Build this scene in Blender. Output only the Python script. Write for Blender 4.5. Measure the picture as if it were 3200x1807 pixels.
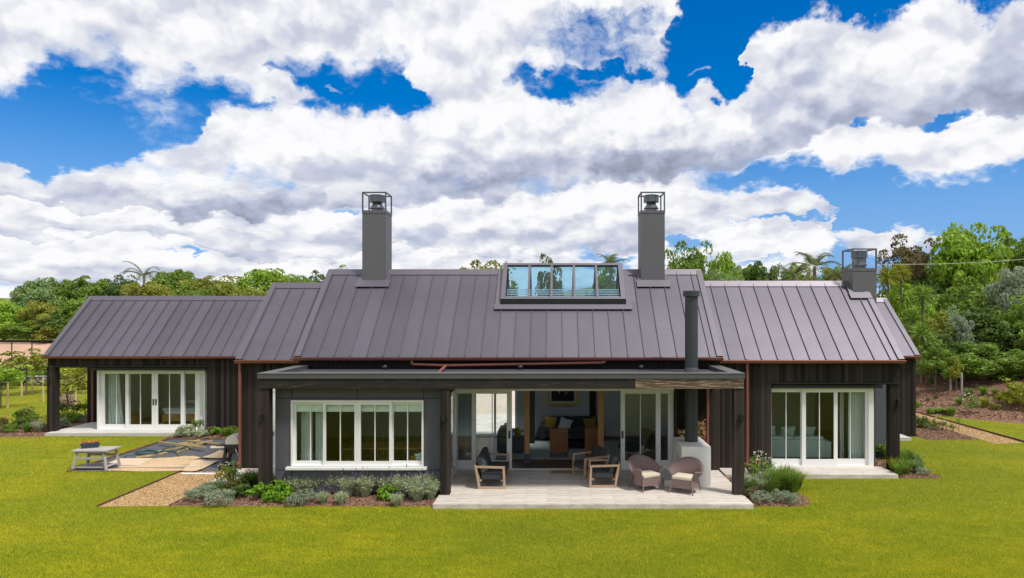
import bpy, math, random
import numpy as np
from mathutils import Vector, Matrix

R = math.radians
scene = bpy.context.scene
col = scene.collection
for o in list(bpy.data.objects):
    bpy.data.objects.remove(o)

# ------------------------------------------------------------------ camera
EYE = 4.73            # drone height over the floor level of the house (z = 0)
FPX, CX, CY = 2134.0, 1740.0, 980.0     # focal length and principal point of the 3200 px photo
cam_d = bpy.data.cameras.new('camera')
cam_d.sensor_width = 36.0
cam_d.lens = 36.0 * FPX / 3200.0
cam_d.shift_x = (1600.0 - CX) / 3200.0
cam_d.shift_y = (CY - 903.5) / 3200.0
cam_d.clip_start = 0.1
cam_d.clip_end = 6000.0
cam = bpy.data.objects.new('camera', cam_d)
cam.location = (0, 0, EYE)
cam.rotation_euler = (R(90), 0, 0)
col.objects.link(cam)
scene.camera = cam

# ------------------------------------------------------------------ render / view
scene.view_settings.view_transform = 'Standard'
scene.view_settings.look = 'None'
scene.view_settings.gamma = 1.0
scene.view_settings.use_curve_mapping = False
scene.view_settings.exposure = 0.12
scene.cycles.use_denoising = True
scene.cycles.max_bounces = 8
scene.cycles.diffuse_bounces = 4
scene.cycles.transparent_max_bounces = 24
scene.cycles.sample_clamp_indirect = 8.0

# ------------------------------------------------------------------ world: sky with cumulus
SUN_EL, SUN_AZ = 61.0, 127.0      # azimuth clockwise from +Y
SKY_STRENGTH = 0.10
world = bpy.data.worlds.new('World')
scene.world = world
world.use_nodes = True
world.cycles.sampling_method = 'MANUAL'
world.cycles.sample_map_resolution = 256
NT = world.node_tree
NT.nodes.clear()


class G:
    """small helper to write node maths"""
    def __init__(self, nt):
        self.nt = nt

    def n(self, t, **kw):
        nd = self.nt.nodes.new(t)
        for k, v in kw.items():
            setattr(nd, k, v)
        return nd

    def inp(self, nd, i, v):
        if v is None:
            return
        if isinstance(v, bpy.types.NodeSocket):
            self.nt.links.new(v, nd.inputs[i])
        else:
            nd.inputs[i].default_value = v

    def m(self, op, a, b=None, c=None, clamp=False):
        nd = self.n('ShaderNodeMath', operation=op, use_clamp=clamp)
        self.inp(nd, 0, a); self.inp(nd, 1, b); self.inp(nd, 2, c)
        return nd.outputs[0]

    def v(self, op, a, b=None, c=None):
        nd = self.n('ShaderNodeVectorMath', operation=op)
        self.inp(nd, 0, a); self.inp(nd, 1, b); self.inp(nd, 2, c)
        return nd.outputs['Value'] if op in ('LENGTH', 'DOT_PRODUCT') else nd.outputs[0]

    def scale(self, a, s):
        nd = self.n('ShaderNodeVectorMath', operation='SCALE')
        self.inp(nd, 0, a); self.inp(nd, 3, s)
        return nd.outputs[0]

    def xyz(self, x, y, z):
        nd = self.n('ShaderNodeCombineXYZ')
        self.inp(nd, 0, x); self.inp(nd, 1, y); self.inp(nd, 2, z)
        return nd.outputs[0]

    def sep(self, v):
        nd = self.n('ShaderNodeSeparateXYZ'); self.inp(nd, 0, v)
        return nd.outputs

    def noise(self, vec, scale, detail=5, rough=.55, lac=2.0, dist=0.0, col_out=False, d3=False):
        nd = self.n('ShaderNodeTexNoise', noise_dimensions='3D' if d3 else '2D')
        self.inp(nd, 'Vector', vec); self.inp(nd, 'Scale', scale)
        self.inp(nd, 'Detail', detail); self.inp(nd, 'Roughness', rough)
        self.inp(nd, 'Lacunarity', lac); self.inp(nd, 'Distortion', dist)
        return nd.outputs[1 if col_out else 0]

    def voro(self, vec, scale, detail=2, rough=.5):
        nd = self.n('ShaderNodeTexVoronoi', feature='SMOOTH_F1', voronoi_dimensions='2D')
        self.inp(nd, 'Vector', vec); self.inp(nd, 'Scale', scale)
        self.inp(nd, 'Detail', detail); self.inp(nd, 'Roughness', rough)
        self.inp(nd, 'Smoothness', .35)
        return nd.outputs['Distance']

    def mapr(self, val, a, b, c=0.0, d=1.0, smooth=True):
        nd = self.n('ShaderNodeMapRange', interpolation_type='SMOOTHSTEP' if smooth else 'LINEAR')
        self.inp(nd, 0, val); self.inp(nd, 1, a); self.inp(nd, 2, b); self.inp(nd, 3, c); self.inp(nd, 4, d)
        return nd.outputs[0]

    def mix(self, f, a, b, mode='MIX'):
        nd = self.n('ShaderNodeMix', data_type='RGBA', blend_type=mode)
        self.inp(nd, 0, f); self.inp(nd, 6, a); self.inp(nd, 7, b)
        return nd.outputs[2]


def sky_angles(px, py):
    u, v = (px - CX) / FPX, (CY - py) / FPX
    return math.atan(u), math.atan(v / math.sqrt(1 + u * u))


def build_world():
    g = G(NT)
    tc = g.n('ShaderNodeTexCoord').outputs['Generated']
    d = g.v('NORMALIZE', tc)
    x, y, z = g.sep(d)
    az = g.m('ARCTAN2', x, y)
    el = g.m('ARCSINE', z)
    p = g.xyz(az, el, 0.0)
    # flattened toward the horizon
    elw = g.m('MULTIPLY', g.m('LOGARITHM', g.m('ADD', g.m('MAXIMUM', el, 0.0), 0.10), math.e), 0.34)
    elw = g.m('ADD', elw, g.m('MULTIPLY', el, .45))
    q = g.xyz(az, elw, 0.37)

    def ellipse_field(lst, base):
        acc = None
        for (cx, cy, rx, ry, w) in lst:
            a0, e0 = sky_angles(cx, cy)
            a1, _ = sky_angles(cx + rx, cy)
            a2, _ = sky_angles(cx - rx, cy)
            _, e1 = sky_angles(cx, cy - ry)
            _, e2 = sky_angles(cx, cy + ry)
            sx, sy = 2.0 / abs(a1 - a2), 2.0 / abs(e1 - e2)
            t = g.v('MULTIPLY_ADD', base, (sx, sy, 0), (-a0 * sx, -e0 * sy, 0))
            L = g.v('LENGTH', t)
            val = g.mapr(L, 1.45, 0.35, 0.0, w)
            acc = val if acc is None else g.m('MAXIMUM', acc, val)
        return acc

    # domain warp: the same field gives the ragged edges of the gaps
    w1 = g.noise(q, 5.0, 4, .6, col_out=True)
    w2 = g.noise(q, 20.0, 4, .6, col_out=True)
    pw = g.v('ADD', p, g.scale(g.v('SUBTRACT', w1, (.5, .5, .5)), .05))
    pw = g.v('ADD', pw, g.scale(g.v('SUBTRACT', w2, (.5, .5, .5)), .05))
    qw = g.v('ADD', q, g.scale(g.v('SUBTRACT', w2, (.5, .5, .5)), .03))

    # two long gaps in the cloud deck, each between an underside and a line of cloud tops
    A0, A1 = -1.05, 1.0

    def curve(pts):
        nd = g.n('ShaderNodeFloatCurve')
        c = nd.mapping.curves[0]
        vals = []
        for (px, py) in pts:
            a_, e_ = sky_angles(px, py)
            vals.append(((a_ - A0) / (A1 - A0), e_ + .3))
        vals.sort()
        while len(c.points) < len(vals):
            c.points.new(.5, .5)
        for pt, (tx, ty) in zip(c.points, vals):
            pt.location = (tx, ty)
            pt.handle_type = 'AUTO_CLAMPED'
        nd.mapping.use_clip = False
        nd.mapping.extend = 'HORIZONTAL'
        nd.mapping.update()
        g.inp(nd, 1, tcoord)
        return g.m('SUBTRACT', nd.outputs[0], .3)

    wx, wy, _ = g.sep(pw)
    tcoord = g.mapr(wx, A0, A1, 0.0, 1.0, smooth=False)

    def gap(upper, lower, soft_u, soft_l):
        u_ = g.mapr(g.m('SUBTRACT', upper, wy), -soft_u, soft_u * .8)
        l_ = g.mapr(g.m('SUBTRACT', wy, lower), -soft_l, soft_l * .8)
        return g.m('MULTIPLY', u_, l_)

    upA = [(-900, 420), (-300, 300), (0, 262), (60, 240), (110, 195), (150, 155), (200, 138), (260, 120), (330, 122), (400, 165),
           (440, 195), (540, 222), (640, 238), (720, 265), (800, 300), (830, 215), (900, 180), (1000, 192), (1080, 228),
           (1140, 200), (1220, 182), (1285, 200), (1315, 320), (1500, 330), (1580, 255), (1640, 225), (1700, 240),
           (1780, 215), (1850, 225), (1930, 245), (2010, 215), (2080, 170), (2110, 60), (2150, -80), (2300, -200), (3400, -200)]
    loA = [(-900, 420), (-300, 470), (0, 515), (60, 512), (95, 560), (125, 580), (170, 545), (260, 525), (330, 512), (400, 497),
           (440, 480), (540, 465), (600, 448), (640, 410), (655, 362), (700, 352), (800, 354), (900, 350), (1000, 352),
           (1080, 354), (1150, 342), (1200, 338), (1250, 355), (1300, 350), (1400, 300), (1540, 262), (1600, 262), (1640, 285),
           (1700, 300), (1780, 300), (1850, 290), (1920, 255), (2010, 240), (2090, 240), (2130, 262), (2170, 280),
           (2205, 240), (2240, 262), (2275, 310), (2320, 285), (2345, 210), (2352, 120), (2400, 92), (2480, 62), (2600, 32),
           (2700, 34), (2760, 45), (2850, 8), (2960, 4), (3030, 40), (3080, 70), (3140, 45), (3200, 10), (3600, -60)]
    upB = [(1500, 600), (1900, 610), (2140, 590), (2250, 550), (2320, 528), (2420, 500), (2500, 478), (2560, 520), (2620, 560),
           (2660, 552), (2720, 515), (2800, 555), (2860, 585), (2960, 575), (3100, 552), (3200, 535), (3600, 500)]
    loB = [(1500, 596), (1900, 600), (2140, 592), (2250, 598), (2330, 580), (2400, 566), (2480, 590), (2570, 622), (2590, 680),
           (2640, 860), (2800, 900), (3000, 930), (3300, 930), (3600, 820)]
    cA, cB = curve(upA), curve(loA)
    baseM = curve([(-600, 600), (0, 640), (300, 655), (500, 662), (700, 662), (900, 655), (1100, 648), (1250, 640), (1500, 628), (1700, 600),
                   (1900, 572), (2100, 560), (2250, 520), (2350, 480), (2450, 455), (2600, 390), (2800, 372), (3000, 345), (3200, 330), (3600, 300)])
    base2 = curve([(-600, 720), (0, 735), (250, 742), (500, 748), (700, 790), (900, 800), (1200, 770), (1500, 790), (1900, 790), (2300, 690), (2500, 690), (2700, 800), (3600, 800)])

    def bank(top, base, k):
        t_ = g.m('DIVIDE', g.m('SUBTRACT', top, wy), g.m('MAXIMUM', g.m('SUBTRACT', top, base), .01))
        return g.m('MULTIPLY', g.mapr(t_, .35, 1.0, 0.0, k), g.mapr(t_, 1.07, 1.0))
    under = g.m('MAXIMUM', bank(cB, baseM, 1.0), bank(baseM, base2, .7))
    hole = g.m('MAXIMUM', gap(cA, cB, .055, .022), gap(curve(upB), curve(loB), .035, .022))
    extra = [(1880, 130, 330, 120, .52), (2020, 60, 200, 60, .62), (1900, 215, 200, 34, .72), (1660, 252, 110, 30, .75), (2130, 130, 70, 70, .85), (2500, 10, 200, 30, .6), (2960, 365, 120, 34, .95),
             (2700, 393, 70, 18, .75), (1070, 668, 70, 14, .75), (2160, 745, 80, 30, .7), (2430, 694, 180, 15, .85), (2620, 800, 70, 90, .9), (2300, 810, 160, 16, .6),
             (60, 885, 200, 24, .6), (600, 800, 130, 10, .5), (1900, 810, 120, 20, .5)]
    hole = g.m('MAXIMUM', hole, ellipse_field(extra, pw))
    puffs = [(2740, 750, 130, 36, 1.0), (2900, 765, 60, 24, .8), (2180, 210, 60, 14, .5), (880, 295, 95, 45, .8), (1040, 300, 30, 12, .4)]
    hole = g.m('SUBTRACT', hole, ellipse_field(puffs, pw))
    hole = g.m('MAXIMUM', hole, 0.0)
    shades = [(690, 650, 280, 30, .5), (1480, 590, 260, 45, .55), (1960, 520, 270, 45, .6), (3170, 190, 120, 140, 1.2),
              (650, 160, 420, 60, .4), (2750, 300, 300, 50, .35), (500, 870, 500, 16, .4)]
    shade = ellipse_field(shades, pw)

    # the cloud field outside the gaps stays broken the same way all round
    cover = g.noise(q, 2.3, 3, .5)
    big = g.noise(qw, 7.0, 7, .58)
    dens = g.m('ADD', g.m('MULTIPLY', g.m('SUBTRACT', big, .5), 1.5), g.m('MULTIPLY', g.m('SUBTRACT', cover, .42), .8))
    wisp = g.noise(g.v('MULTIPLY', qw, (1, 1.3, 1)), 30.0, 6, .62)
    dens = g.m('ADD', dens, g.m('MULTIPLY', g.m('SUBTRACT', wisp, .5), .55))
    dens = g.m('ADD', dens, .62)
    dens = g.m('SUBTRACT', dens, g.m('MULTIPLY', hole, 1.15))
    alpha = g.mapr(dens, -.22, .40)
    thick = g.mapr(dens, .05, .9)

    # billows, lit from above: height here against height a little nearer the light
    def billow(vec):
        a = g.voro(vec, 9.0, 3, .55)
        b = g.noise(vec, 16.0, 5, .55)
        return g.m('ADD', g.m('MULTIPLY', a, -1.0), g.m('MULTIPLY', b, .7))
    h0 = billow(qw)
    h1 = billow(g.v('ADD', qw, (-.010, .026, 0)))
    rel = g.m('SUBTRACT', h0, h1)
    lit = g.mapr(rel, -.42, .42, smooth=False)
    soft = g.noise(qw, 3.6, 4, .5)
    lum = g.m('ADD', .70, g.m('MULTIPLY', lit, .30))
    lum = g.m('SUBTRACT', lum, g.m('MULTIPLY', g.mapr(soft, .45, .72), g.m('MULTIPLY', thick, .10)))
    lum = g.m('SUBTRACT', lum, g.m('MULTIPLY', shade, .20))
    lum = g.m('SUBTRACT', lum, g.m('MULTIPLY', under, .24))
    lum = g.m('ADD', lum, g.m('MULTIPLY', g.mapr(dens, .40, .0), .12))
    lum = g.m('MINIMUM', g.m('MAXIMUM', lum, .32), .90)
    tint = g.mix(g.mapr(lum, .45, .92), (.78, .86, 1.12, 1), (1.0, 1.0, 1.015, 1))
    cloud = g.scale(tint, g.m('MULTIPLY', lum, 1.0 / SKY_STRENGTH))

    sky = g.n('ShaderNodeTexSky', sky_type='NISHITA')
    sky.sun_disc = False
    sky.sun_elevation = R(SUN_EL)
    sky.sun_rotation = R(SUN_AZ)
    sky.air_density = 1.0
    sky.dust_density = .3
    sky.ozone_density = 2.2
    hs = g.n('ShaderNodeHueSaturation')
    hs.inputs['Saturation'].default_value = 1.6
    hs.inputs['Value'].default_value = 1.18
    g.inp(hs, 'Color', sky.outputs[0])
    k = 1.0 / SKY_STRENGTH
    deep = g.v('MULTIPLY', hs.outputs[0], (1.0, .86, 1.04))
    blue = g.mix(g.mapr(el, .30, .0), deep, (.17 * k, .39 * k, .74 * k, 1))
    out = g.mix(alpha, blue, cloud)
    bg = g.n('ShaderNodeBackground')
    g.inp(bg, 0, out)
    bg.inputs[1].default_value = SKY_STRENGTH
    wo = g.n('ShaderNodeOutputWorld')
    NT.links.new(bg.outputs[0], wo.inputs[0])


build_world()

# ------------------------------------------------------------------ sun (thin cloud in front of it: soft shadows)
sun_d = bpy.data.lights.new('sun', 'SUN')
sun_d.energy = 3.5
sun_d.angle = R(9)
sun_d.color = (1.0, .95, .86)
sun = bpy.data.objects.new('sun', sun_d)
sd = Vector((math.sin(R(SUN_AZ)) * math.cos(R(SUN_EL)), math.cos(R(SUN_AZ)) * math.cos(R(SUN_EL)), math.sin(R(SUN_EL))))
sun.rotation_euler = sd.to_track_quat('Z', 'Y').to_euler()
sun.location = (0, 0, 60)
col.objects.link(sun)

# ================================================================== helpers
rng = random.Random(7)
nrg = np.random.default_rng(11)


def wx(px, Y):
    return (px - CX) / FPX * Y


def wz(py, Y):
    return EYE - (py - CY) / FPX * Y


def gy(py, z=0.0):
    return FPX * (EYE - z) / (py - CY)


LAWN = -0.12


class MB:
    """collects shapes; build() links them as ONE mesh object"""
    def __init__(self, off=(0, 0, 0)):
        self.v, self.f, self.off = [], [], Vector(off)

    def add(self, vs, fs):
        n = len(self.v)
        self.v += [tuple(v) for v in vs]
        self.f += [tuple(i + n for i in f) for f in fs]
        return self

    def box(self, x0, x1, y0, y1, z0, z1):
        return self.add([(x0, y0, z0), (x1, y0, z0), (x1, y1, z0), (x0, y1, z0), (x0, y0, z1), (x1, y0, z1), (x1, y1, z1), (x0, y1, z1)],
                        [(0, 3, 2, 1), (4, 5, 6, 7), (0, 1, 5, 4), (1, 2, 6, 5), (2, 3, 7, 6), (3, 0, 4, 7)])

    def bevel_box(self, x0, x1, y0, y1, z0, z1, b):
        import bmesh
        bm = bmesh.new()
        bmesh.ops.create_cube(bm, size=1.0)
        for v in bm.verts:
            v.co = Vector(((x0 + x1) / 2 + v.co.x * (x1 - x0), (y0 + y1) / 2 + v.co.y * (y1 - y0), (z0 + z1) / 2 + v.co.z * (z1 - z0)))
        bmesh.ops.bevel(bm, geom=bm.edges[:], offset=b, segments=2, profile=.7, affect='EDGES')
        bm.verts.ensure_lookup_table()
        bm.verts.index_update()
        self.add([v.co[:] for v in bm.verts], [[v.index for v in f.verts] for f in bm.faces])
        bm.free()
        return self

    def ring(self, x0, x1, z0, z1, y0, y1, l, r, b, t):
        """upright rectangular frame in the XZ plane"""
        self.box(x0, x0 + l, y0, y1, z0, z1)
        self.box(x1 - r, x1, y0, y1, z0, z1)
        self.box(x0 + l, x1 - r, y0, y1, z0, z0 + b)
        self.box(x0 + l, x1 - r, y0, y1, z1 - t, z1)
        return self

    def bar(self, p0, p1, w, h, up=(0, 0, 1)):
        p0, p1 = Vector(p0), Vector(p1)
        d = (p1 - p0).normalized()
        u = Vector(up)
        if abs(d.dot(u)) > .98:
            u = Vector((0, 1, 0))
        s = d.cross(u).normalized() * (w / 2)
        t = s.cross(d).normalized() * (h / 2)
        vs = [p + a * s + b * t for p in (p0, p1) for a, b in ((-1, -1), (1, -1), (1, 1), (-1, 1))]
        return self.add(vs, [(3, 2, 1, 0), (4, 5, 6, 7), (0, 1, 5, 4), (1, 2, 6, 5), (2, 3, 7, 6), (3, 0, 4, 7)])

    def cyl(self, p0, p1, r0, r1=None, n=12, cap=True):
        r1 = r0 if r1 is None else r1
        p0, p1 = Vector(p0), Vector(p1)
        d = (p1 - p0).normalized()
        u = Vector((0, 0, 1)) if abs(d.z) < .9 else Vector((1, 0, 0))
        a = d.cross(u).normalized()
        b = d.cross(a).normalized()
        vs = []
        for p, r in ((p0, r0), (p1, r1)):
            for i in range(n):
                t = 2 * math.pi * i / n
                vs.append(p + r * (math.cos(t) * a + math.sin(t) * b))
        fs = [(i, (i + 1) % n, n + (i + 1) % n, n + i) for i in range(n)]
        if cap:
            fs += [tuple(range(n))[::-1], tuple(range(n, 2 * n))]
        return self.add(vs, fs)

    def tube(self, pts, r, n=8):
        pts = [Vector(p) for p in pts]
        rs = r if isinstance(r, (list, tuple)) else [r] * len(pts)
        vs = []
        ref = None
        for i, p in enumerate(pts):
            d = (pts[min(i + 1, len(pts) - 1)] - pts[max(i - 1, 0)]).normalized()
            if ref is None:
                ref = Vector((0, 0, 1)) if abs(d.z) < .9 else Vector((1, 0, 0))
            a = d.cross(ref).normalized()
            b = d.cross(a).normalized()
            for k in range(n):
                t = 2 * math.pi * k / n
                vs.append(p + rs[i] * (math.cos(t) * a + math.sin(t) * b))
        fs = []
        for i in range(len(pts) - 1):
            for k in range(n):
                fs.append((i * n + k, i * n + (k + 1) % n, (i + 1) * n + (k + 1) % n, (i + 1) * n + k))
        fs += [tuple(range(n))[::-1], tuple(range((len(pts) - 1) * n, len(pts) * n))]
        return self.add(vs, fs)

    def lathe(self, c, prof, n=16):
        """profile of (radius, z) about the vertical through c"""
        vs, fs = [], []
        for r, z in prof:
            for i in range(n):
                t = 2 * math.pi * i / n
                vs.append((c[0] + r * math.cos(t), c[1] + r * math.sin(t), c[2] + z))
        for j in range(len(prof) - 1):
            for i in range(n):
                fs.append((j * n + i, j * n + (i + 1) % n, (j + 1) * n + (i + 1) % n, (j + 1) * n + i))
        fs += [tuple(range(n))[::-1], tuple(range((len(prof) - 1) * n, len(prof) * n))]
        return self.add(vs, fs)

    def prism(self, poly, axis, a, b):
        """polygon extruded along an axis: 'x' takes (y,z), 'y' takes (x,z), 'z' takes (x,y)"""
        def P(p, t):
            return {'x': (t, p[0], p[1]), 'y': (p[0], t, p[1]), 'z': (p[0], p[1], t)}[axis]
        n = len(poly)
        vs = [P(p, a) for p in poly] + [P(p, b) for p in poly]
        fs = [(i, (i + 1) % n, n + (i + 1) % n, n + i) for i in range(n)]
        fs += [tuple(range(n))[::-1], tuple(range(n, 2 * n))]
        return self.add(vs, fs)

    def blob(self, c, r, n=10, m=7, jitter=0.0, seed=0):
        rr = random.Random(seed)
        vs, fs = [], []
        for j in range(m + 1):
            ph = math.pi * j / m
            for i in range(n):
                t = 2 * math.pi * i / n
                k = 1 + jitter * (rr.random() - .5)
                vs.append((c[0] + r[0] * k * math.sin(ph) * math.cos(t), c[1] + r[1] * k * math.sin(ph) * math.sin(t), c[2] + r[2] * k * math.cos(ph)))
        for j in range(m):
            for i in range(n):
                fs.append((j * n + i, (j + 1) * n + i, (j + 1) * n + (i + 1) % n, j * n + (i + 1) % n))
        return self.add(vs, fs)

    def mesh(self, name, mat, smooth=False):
        me = bpy.data.meshes.new(name)
        me.from_pydata([tuple(Vector(v) - self.off) for v in self.v], [], self.f)
        me.validate()
        import bmesh
        bm = bmesh.new()
        bm.from_mesh(me)
        bmesh.ops.recalc_face_normals(bm, faces=bm.faces[:])
        bm.to_mesh(me)
        bm.free()
        if mat is not None:
            me.materials.append(mat)
        if smooth:
            me.polygons.foreach_set('use_smooth', [True] * len(me.polygons))
            try:
                me.set_sharp_from_angle(angle=R(40))
            except Exception:
                pass
        me.update()
        return me

    def build(self, name, mat, parent=None, smooth=False, loc=(0, 0, 0)):
        return link(name, self.mesh(name, mat, smooth), parent, loc)


def link(name, me, parent=None, loc=(0, 0, 0), rot=(0, 0, 0), scale=(1, 1, 1)):
    o = bpy.data.objects.new(name, me)
    col.objects.link(o)
    o.location, o.rotation_euler, o.scale = loc, rot, scale
    if parent is not None:
        o.parent = parent
    return o


def tag(o, label=None, cat=None, group=None, kind=None):
    if label:
        o['label'] = label
    if cat:
        o['category'] = cat
    if group:
        o['group'] = group
    if kind:
        o['kind'] = kind
    return o


def thing(name, label, cat, loc=(0, 0, 0), rz=0.0, group=None, scale=1.0):
    o = bpy.data.objects.new(name, None)
    o.empty_display_size = .2
    col.objects.link(o)
    o.location = loc
    o.rotation_euler = (0, 0, rz)
    o.scale = (scale,) * 3 if not isinstance(scale, tuple) else scale
    return tag(o, label, cat, group)


def copy_tree(o, loc=None, rz=None, label=None, scale=None, parent=None, group=None):
    c = o.copy()
    col.objects.link(c)
    c.parent = parent
    if loc is not None:
        c.location = loc
    if rz is not None:
        c.rotation_euler = (0, 0, rz)
    if scale is not None:
        c.scale = scale if isinstance(scale, tuple) else (scale,) * 3
    if label:
        c['label'] = label
    if group:
        c['group'] = group
    for ch in list(o.children):
        copy_tree(ch, parent=c)
    return c


def np_mesh(name, V, mat, k=4):
    """V: (n,k,3) loose polygons"""
    V = np.asarray(V, dtype=np.float32)
    n = V.shape[0]
    me = bpy.data.meshes.new(name)
    me.vertices.add(n * k)
    me.vertices.foreach_set('co', V.reshape(-1))
    me.loops.add(n * k)
    me.loops.foreach_set('vertex_index', np.arange(n * k, dtype=np.int32))
    me.polygons.add(n)
    me.polygons.foreach_set('loop_start', np.arange(0, n * k, k, dtype=np.int32))
    if mat is not None:
        me.materials.append(mat)
    me.update(calc_edges=True)
    return me


# ================================================================== materials
def srgb(r, g, b):
    def f(c):
        c /= 255.0
        return c / 12.92 if c <= .04045 else ((c + .055) / 1.055) ** 2.4
    return (f(r), f(g), f(b))


def M(name, color, rough=.6, metal=0.0, var=0.0, vscale=4.0, vstretch=(1, 1, 1), rand=0.0, island=0.0, bump=0.0, bscale=60.0,
      bstretch=(1, 1, 1), color2=None, c2scale=3.0, c2range=(.45, .65), spec=.5, trans=0.0, coat=0.0, hue=0.0, world_coords=False, aniso=None):
    m = bpy.data.materials.new(name)
    m.use_nodes = True
    nt = m.node_tree
    bsdf = nt.nodes['Principled BSDF']
    g = G(nt)
    tcn = g.n('ShaderNodeTexCoord')
    vec = tcn.outputs['Object']
    if world_coords:
        vec = g.n('ShaderNodeNewGeometry').outputs['Position']
    c4 = (*color, 1)
    out = c4
    if color2 is not None:
        f = g.mapr(g.noise(g.v('MULTIPLY', vec, vstretch), c2scale, 5, .6, d3=True), c2range[0], c2range[1])
        out = g.mix(f, c4, (*color2, 1))
    fac = None
    def addf(x):
        return x if fac is None else g.m('ADD', fac, x)
    if var:
        nz = g.noise(g.v('MULTIPLY', vec, vstretch), vscale, 5, .6, d3=True)
        fac = addf(g.m('MULTIPLY', g.m('SUBTRACT', nz, .5), 4 * var))
    oi = g.n('ShaderNodeObjectInfo').outputs['Random'] if rand else None
    if rand:
        fac = addf(g.m('MULTIPLY', g.m('SUBTRACT', oi, .5), 2 * rand))
    isl = g.n('ShaderNodeNewGeometry').outputs['Random Per Island'] if (island or hue) else None
    if island:
        fac = addf(g.m('MULTIPLY', g.m('SUBTRACT', isl, .5), 2 * island))
    if fac is not None:
        s = g.m('MAXIMUM', g.m('ADD', fac, 1.0), .08)
        nd = g.n('ShaderNodeVectorMath', operation='SCALE')
        if isinstance(out, tuple):
            nd.inputs[0].default_value = out[:3]
        else:
            nt.links.new(out, nd.inputs[0])
        nt.links.new(s, nd.inputs[3])
        out = nd.outputs[0]
    if hue:
        hs = g.n('ShaderNodeHueSaturation')
        g.inp(hs, 'Hue', g.m('ADD', .5 - hue, g.m('MULTIPLY', isl, 2 * hue)))
        g.inp(hs, 'Color', out)
        out = hs.outputs[0]
    if isinstance(out, tuple):
        bsdf.inputs['Base Color'].default_value = out
    else:
        nt.links.new(out, bsdf.inputs['Base Color'])
    bsdf.inputs['Roughness'].default_value = rough
    bsdf.inputs['Metallic'].default_value = metal
    bsdf.inputs['Specular IOR Level'].default_value = spec
    if coat:
        bsdf.inputs['Coat Weight'].default_value = coat
    if bump:
        bn = g.n('ShaderNodeBump')
        bn.inputs['Strength'].default_value = min(1.0, bump)
        bn.inputs['Distance'].default_value = .02 * max(1.0, bump)
        g.inp(bn, 'Height', g.noise(g.v('MULTIPLY', vec, bstretch), bscale, 4, .6, d3=True))
        nt.links.new(bn.outputs[0], bsdf.inputs['Normal'])
    if trans:
        tr = g.n('ShaderNodeBsdfTranslucent')
        if isinstance(out, tuple):
            tr.inputs[0].default_value = out
        else:
            nt.links.new(out, tr.inputs[0])
        mx = g.n('ShaderNodeMixShader')
        mx.inputs[0].default_value = trans
        nt.links.new(bsdf.outputs[0], mx.inputs[1])
        nt.links.new(tr.outputs[0], mx.inputs[2])
        nt.links.new(mx.outputs[0], nt.nodes['Material Output'].inputs[0])
    return m


def glass_mat(name, tint, boost=1.0):
    m = bpy.data.materials.new(name)
    m.use_nodes = True
    nt = m.node_tree
    nt.nodes.remove(nt.nodes['Principled BSDF'])
    g = G(nt)
    lw = g.n('ShaderNodeLayerWeight')
    lw.inputs[0].default_value = .5
    fres = g.m('ADD', .043, g.m('MULTIPLY', g.m('POWER', lw.outputs['Facing'], 5.0), .95))
    t = g.n('ShaderNodeBsdfTransparent')
    t.inputs[0].default_value = (*tint, 1)
    gl = g.n('ShaderNodeBsdfGlossy')
    gl.inputs['Roughness'].default_value = 0.0
    gl.inputs[0].default_value = (1, 1, 1, 1)
    mx = g.n('ShaderNodeMixShader')
    nt.links.new(g.m('MULTIPLY', fres, boost, clamp=True), mx.inputs[0])
    nt.links.new(t.outputs[0], mx.inputs[1])
    nt.links.new(gl.outputs[0], mx.inputs[2])
    nt.links.new(mx.outputs[0], nt.nodes['Material Output'].inputs[0])
    return m


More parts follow.
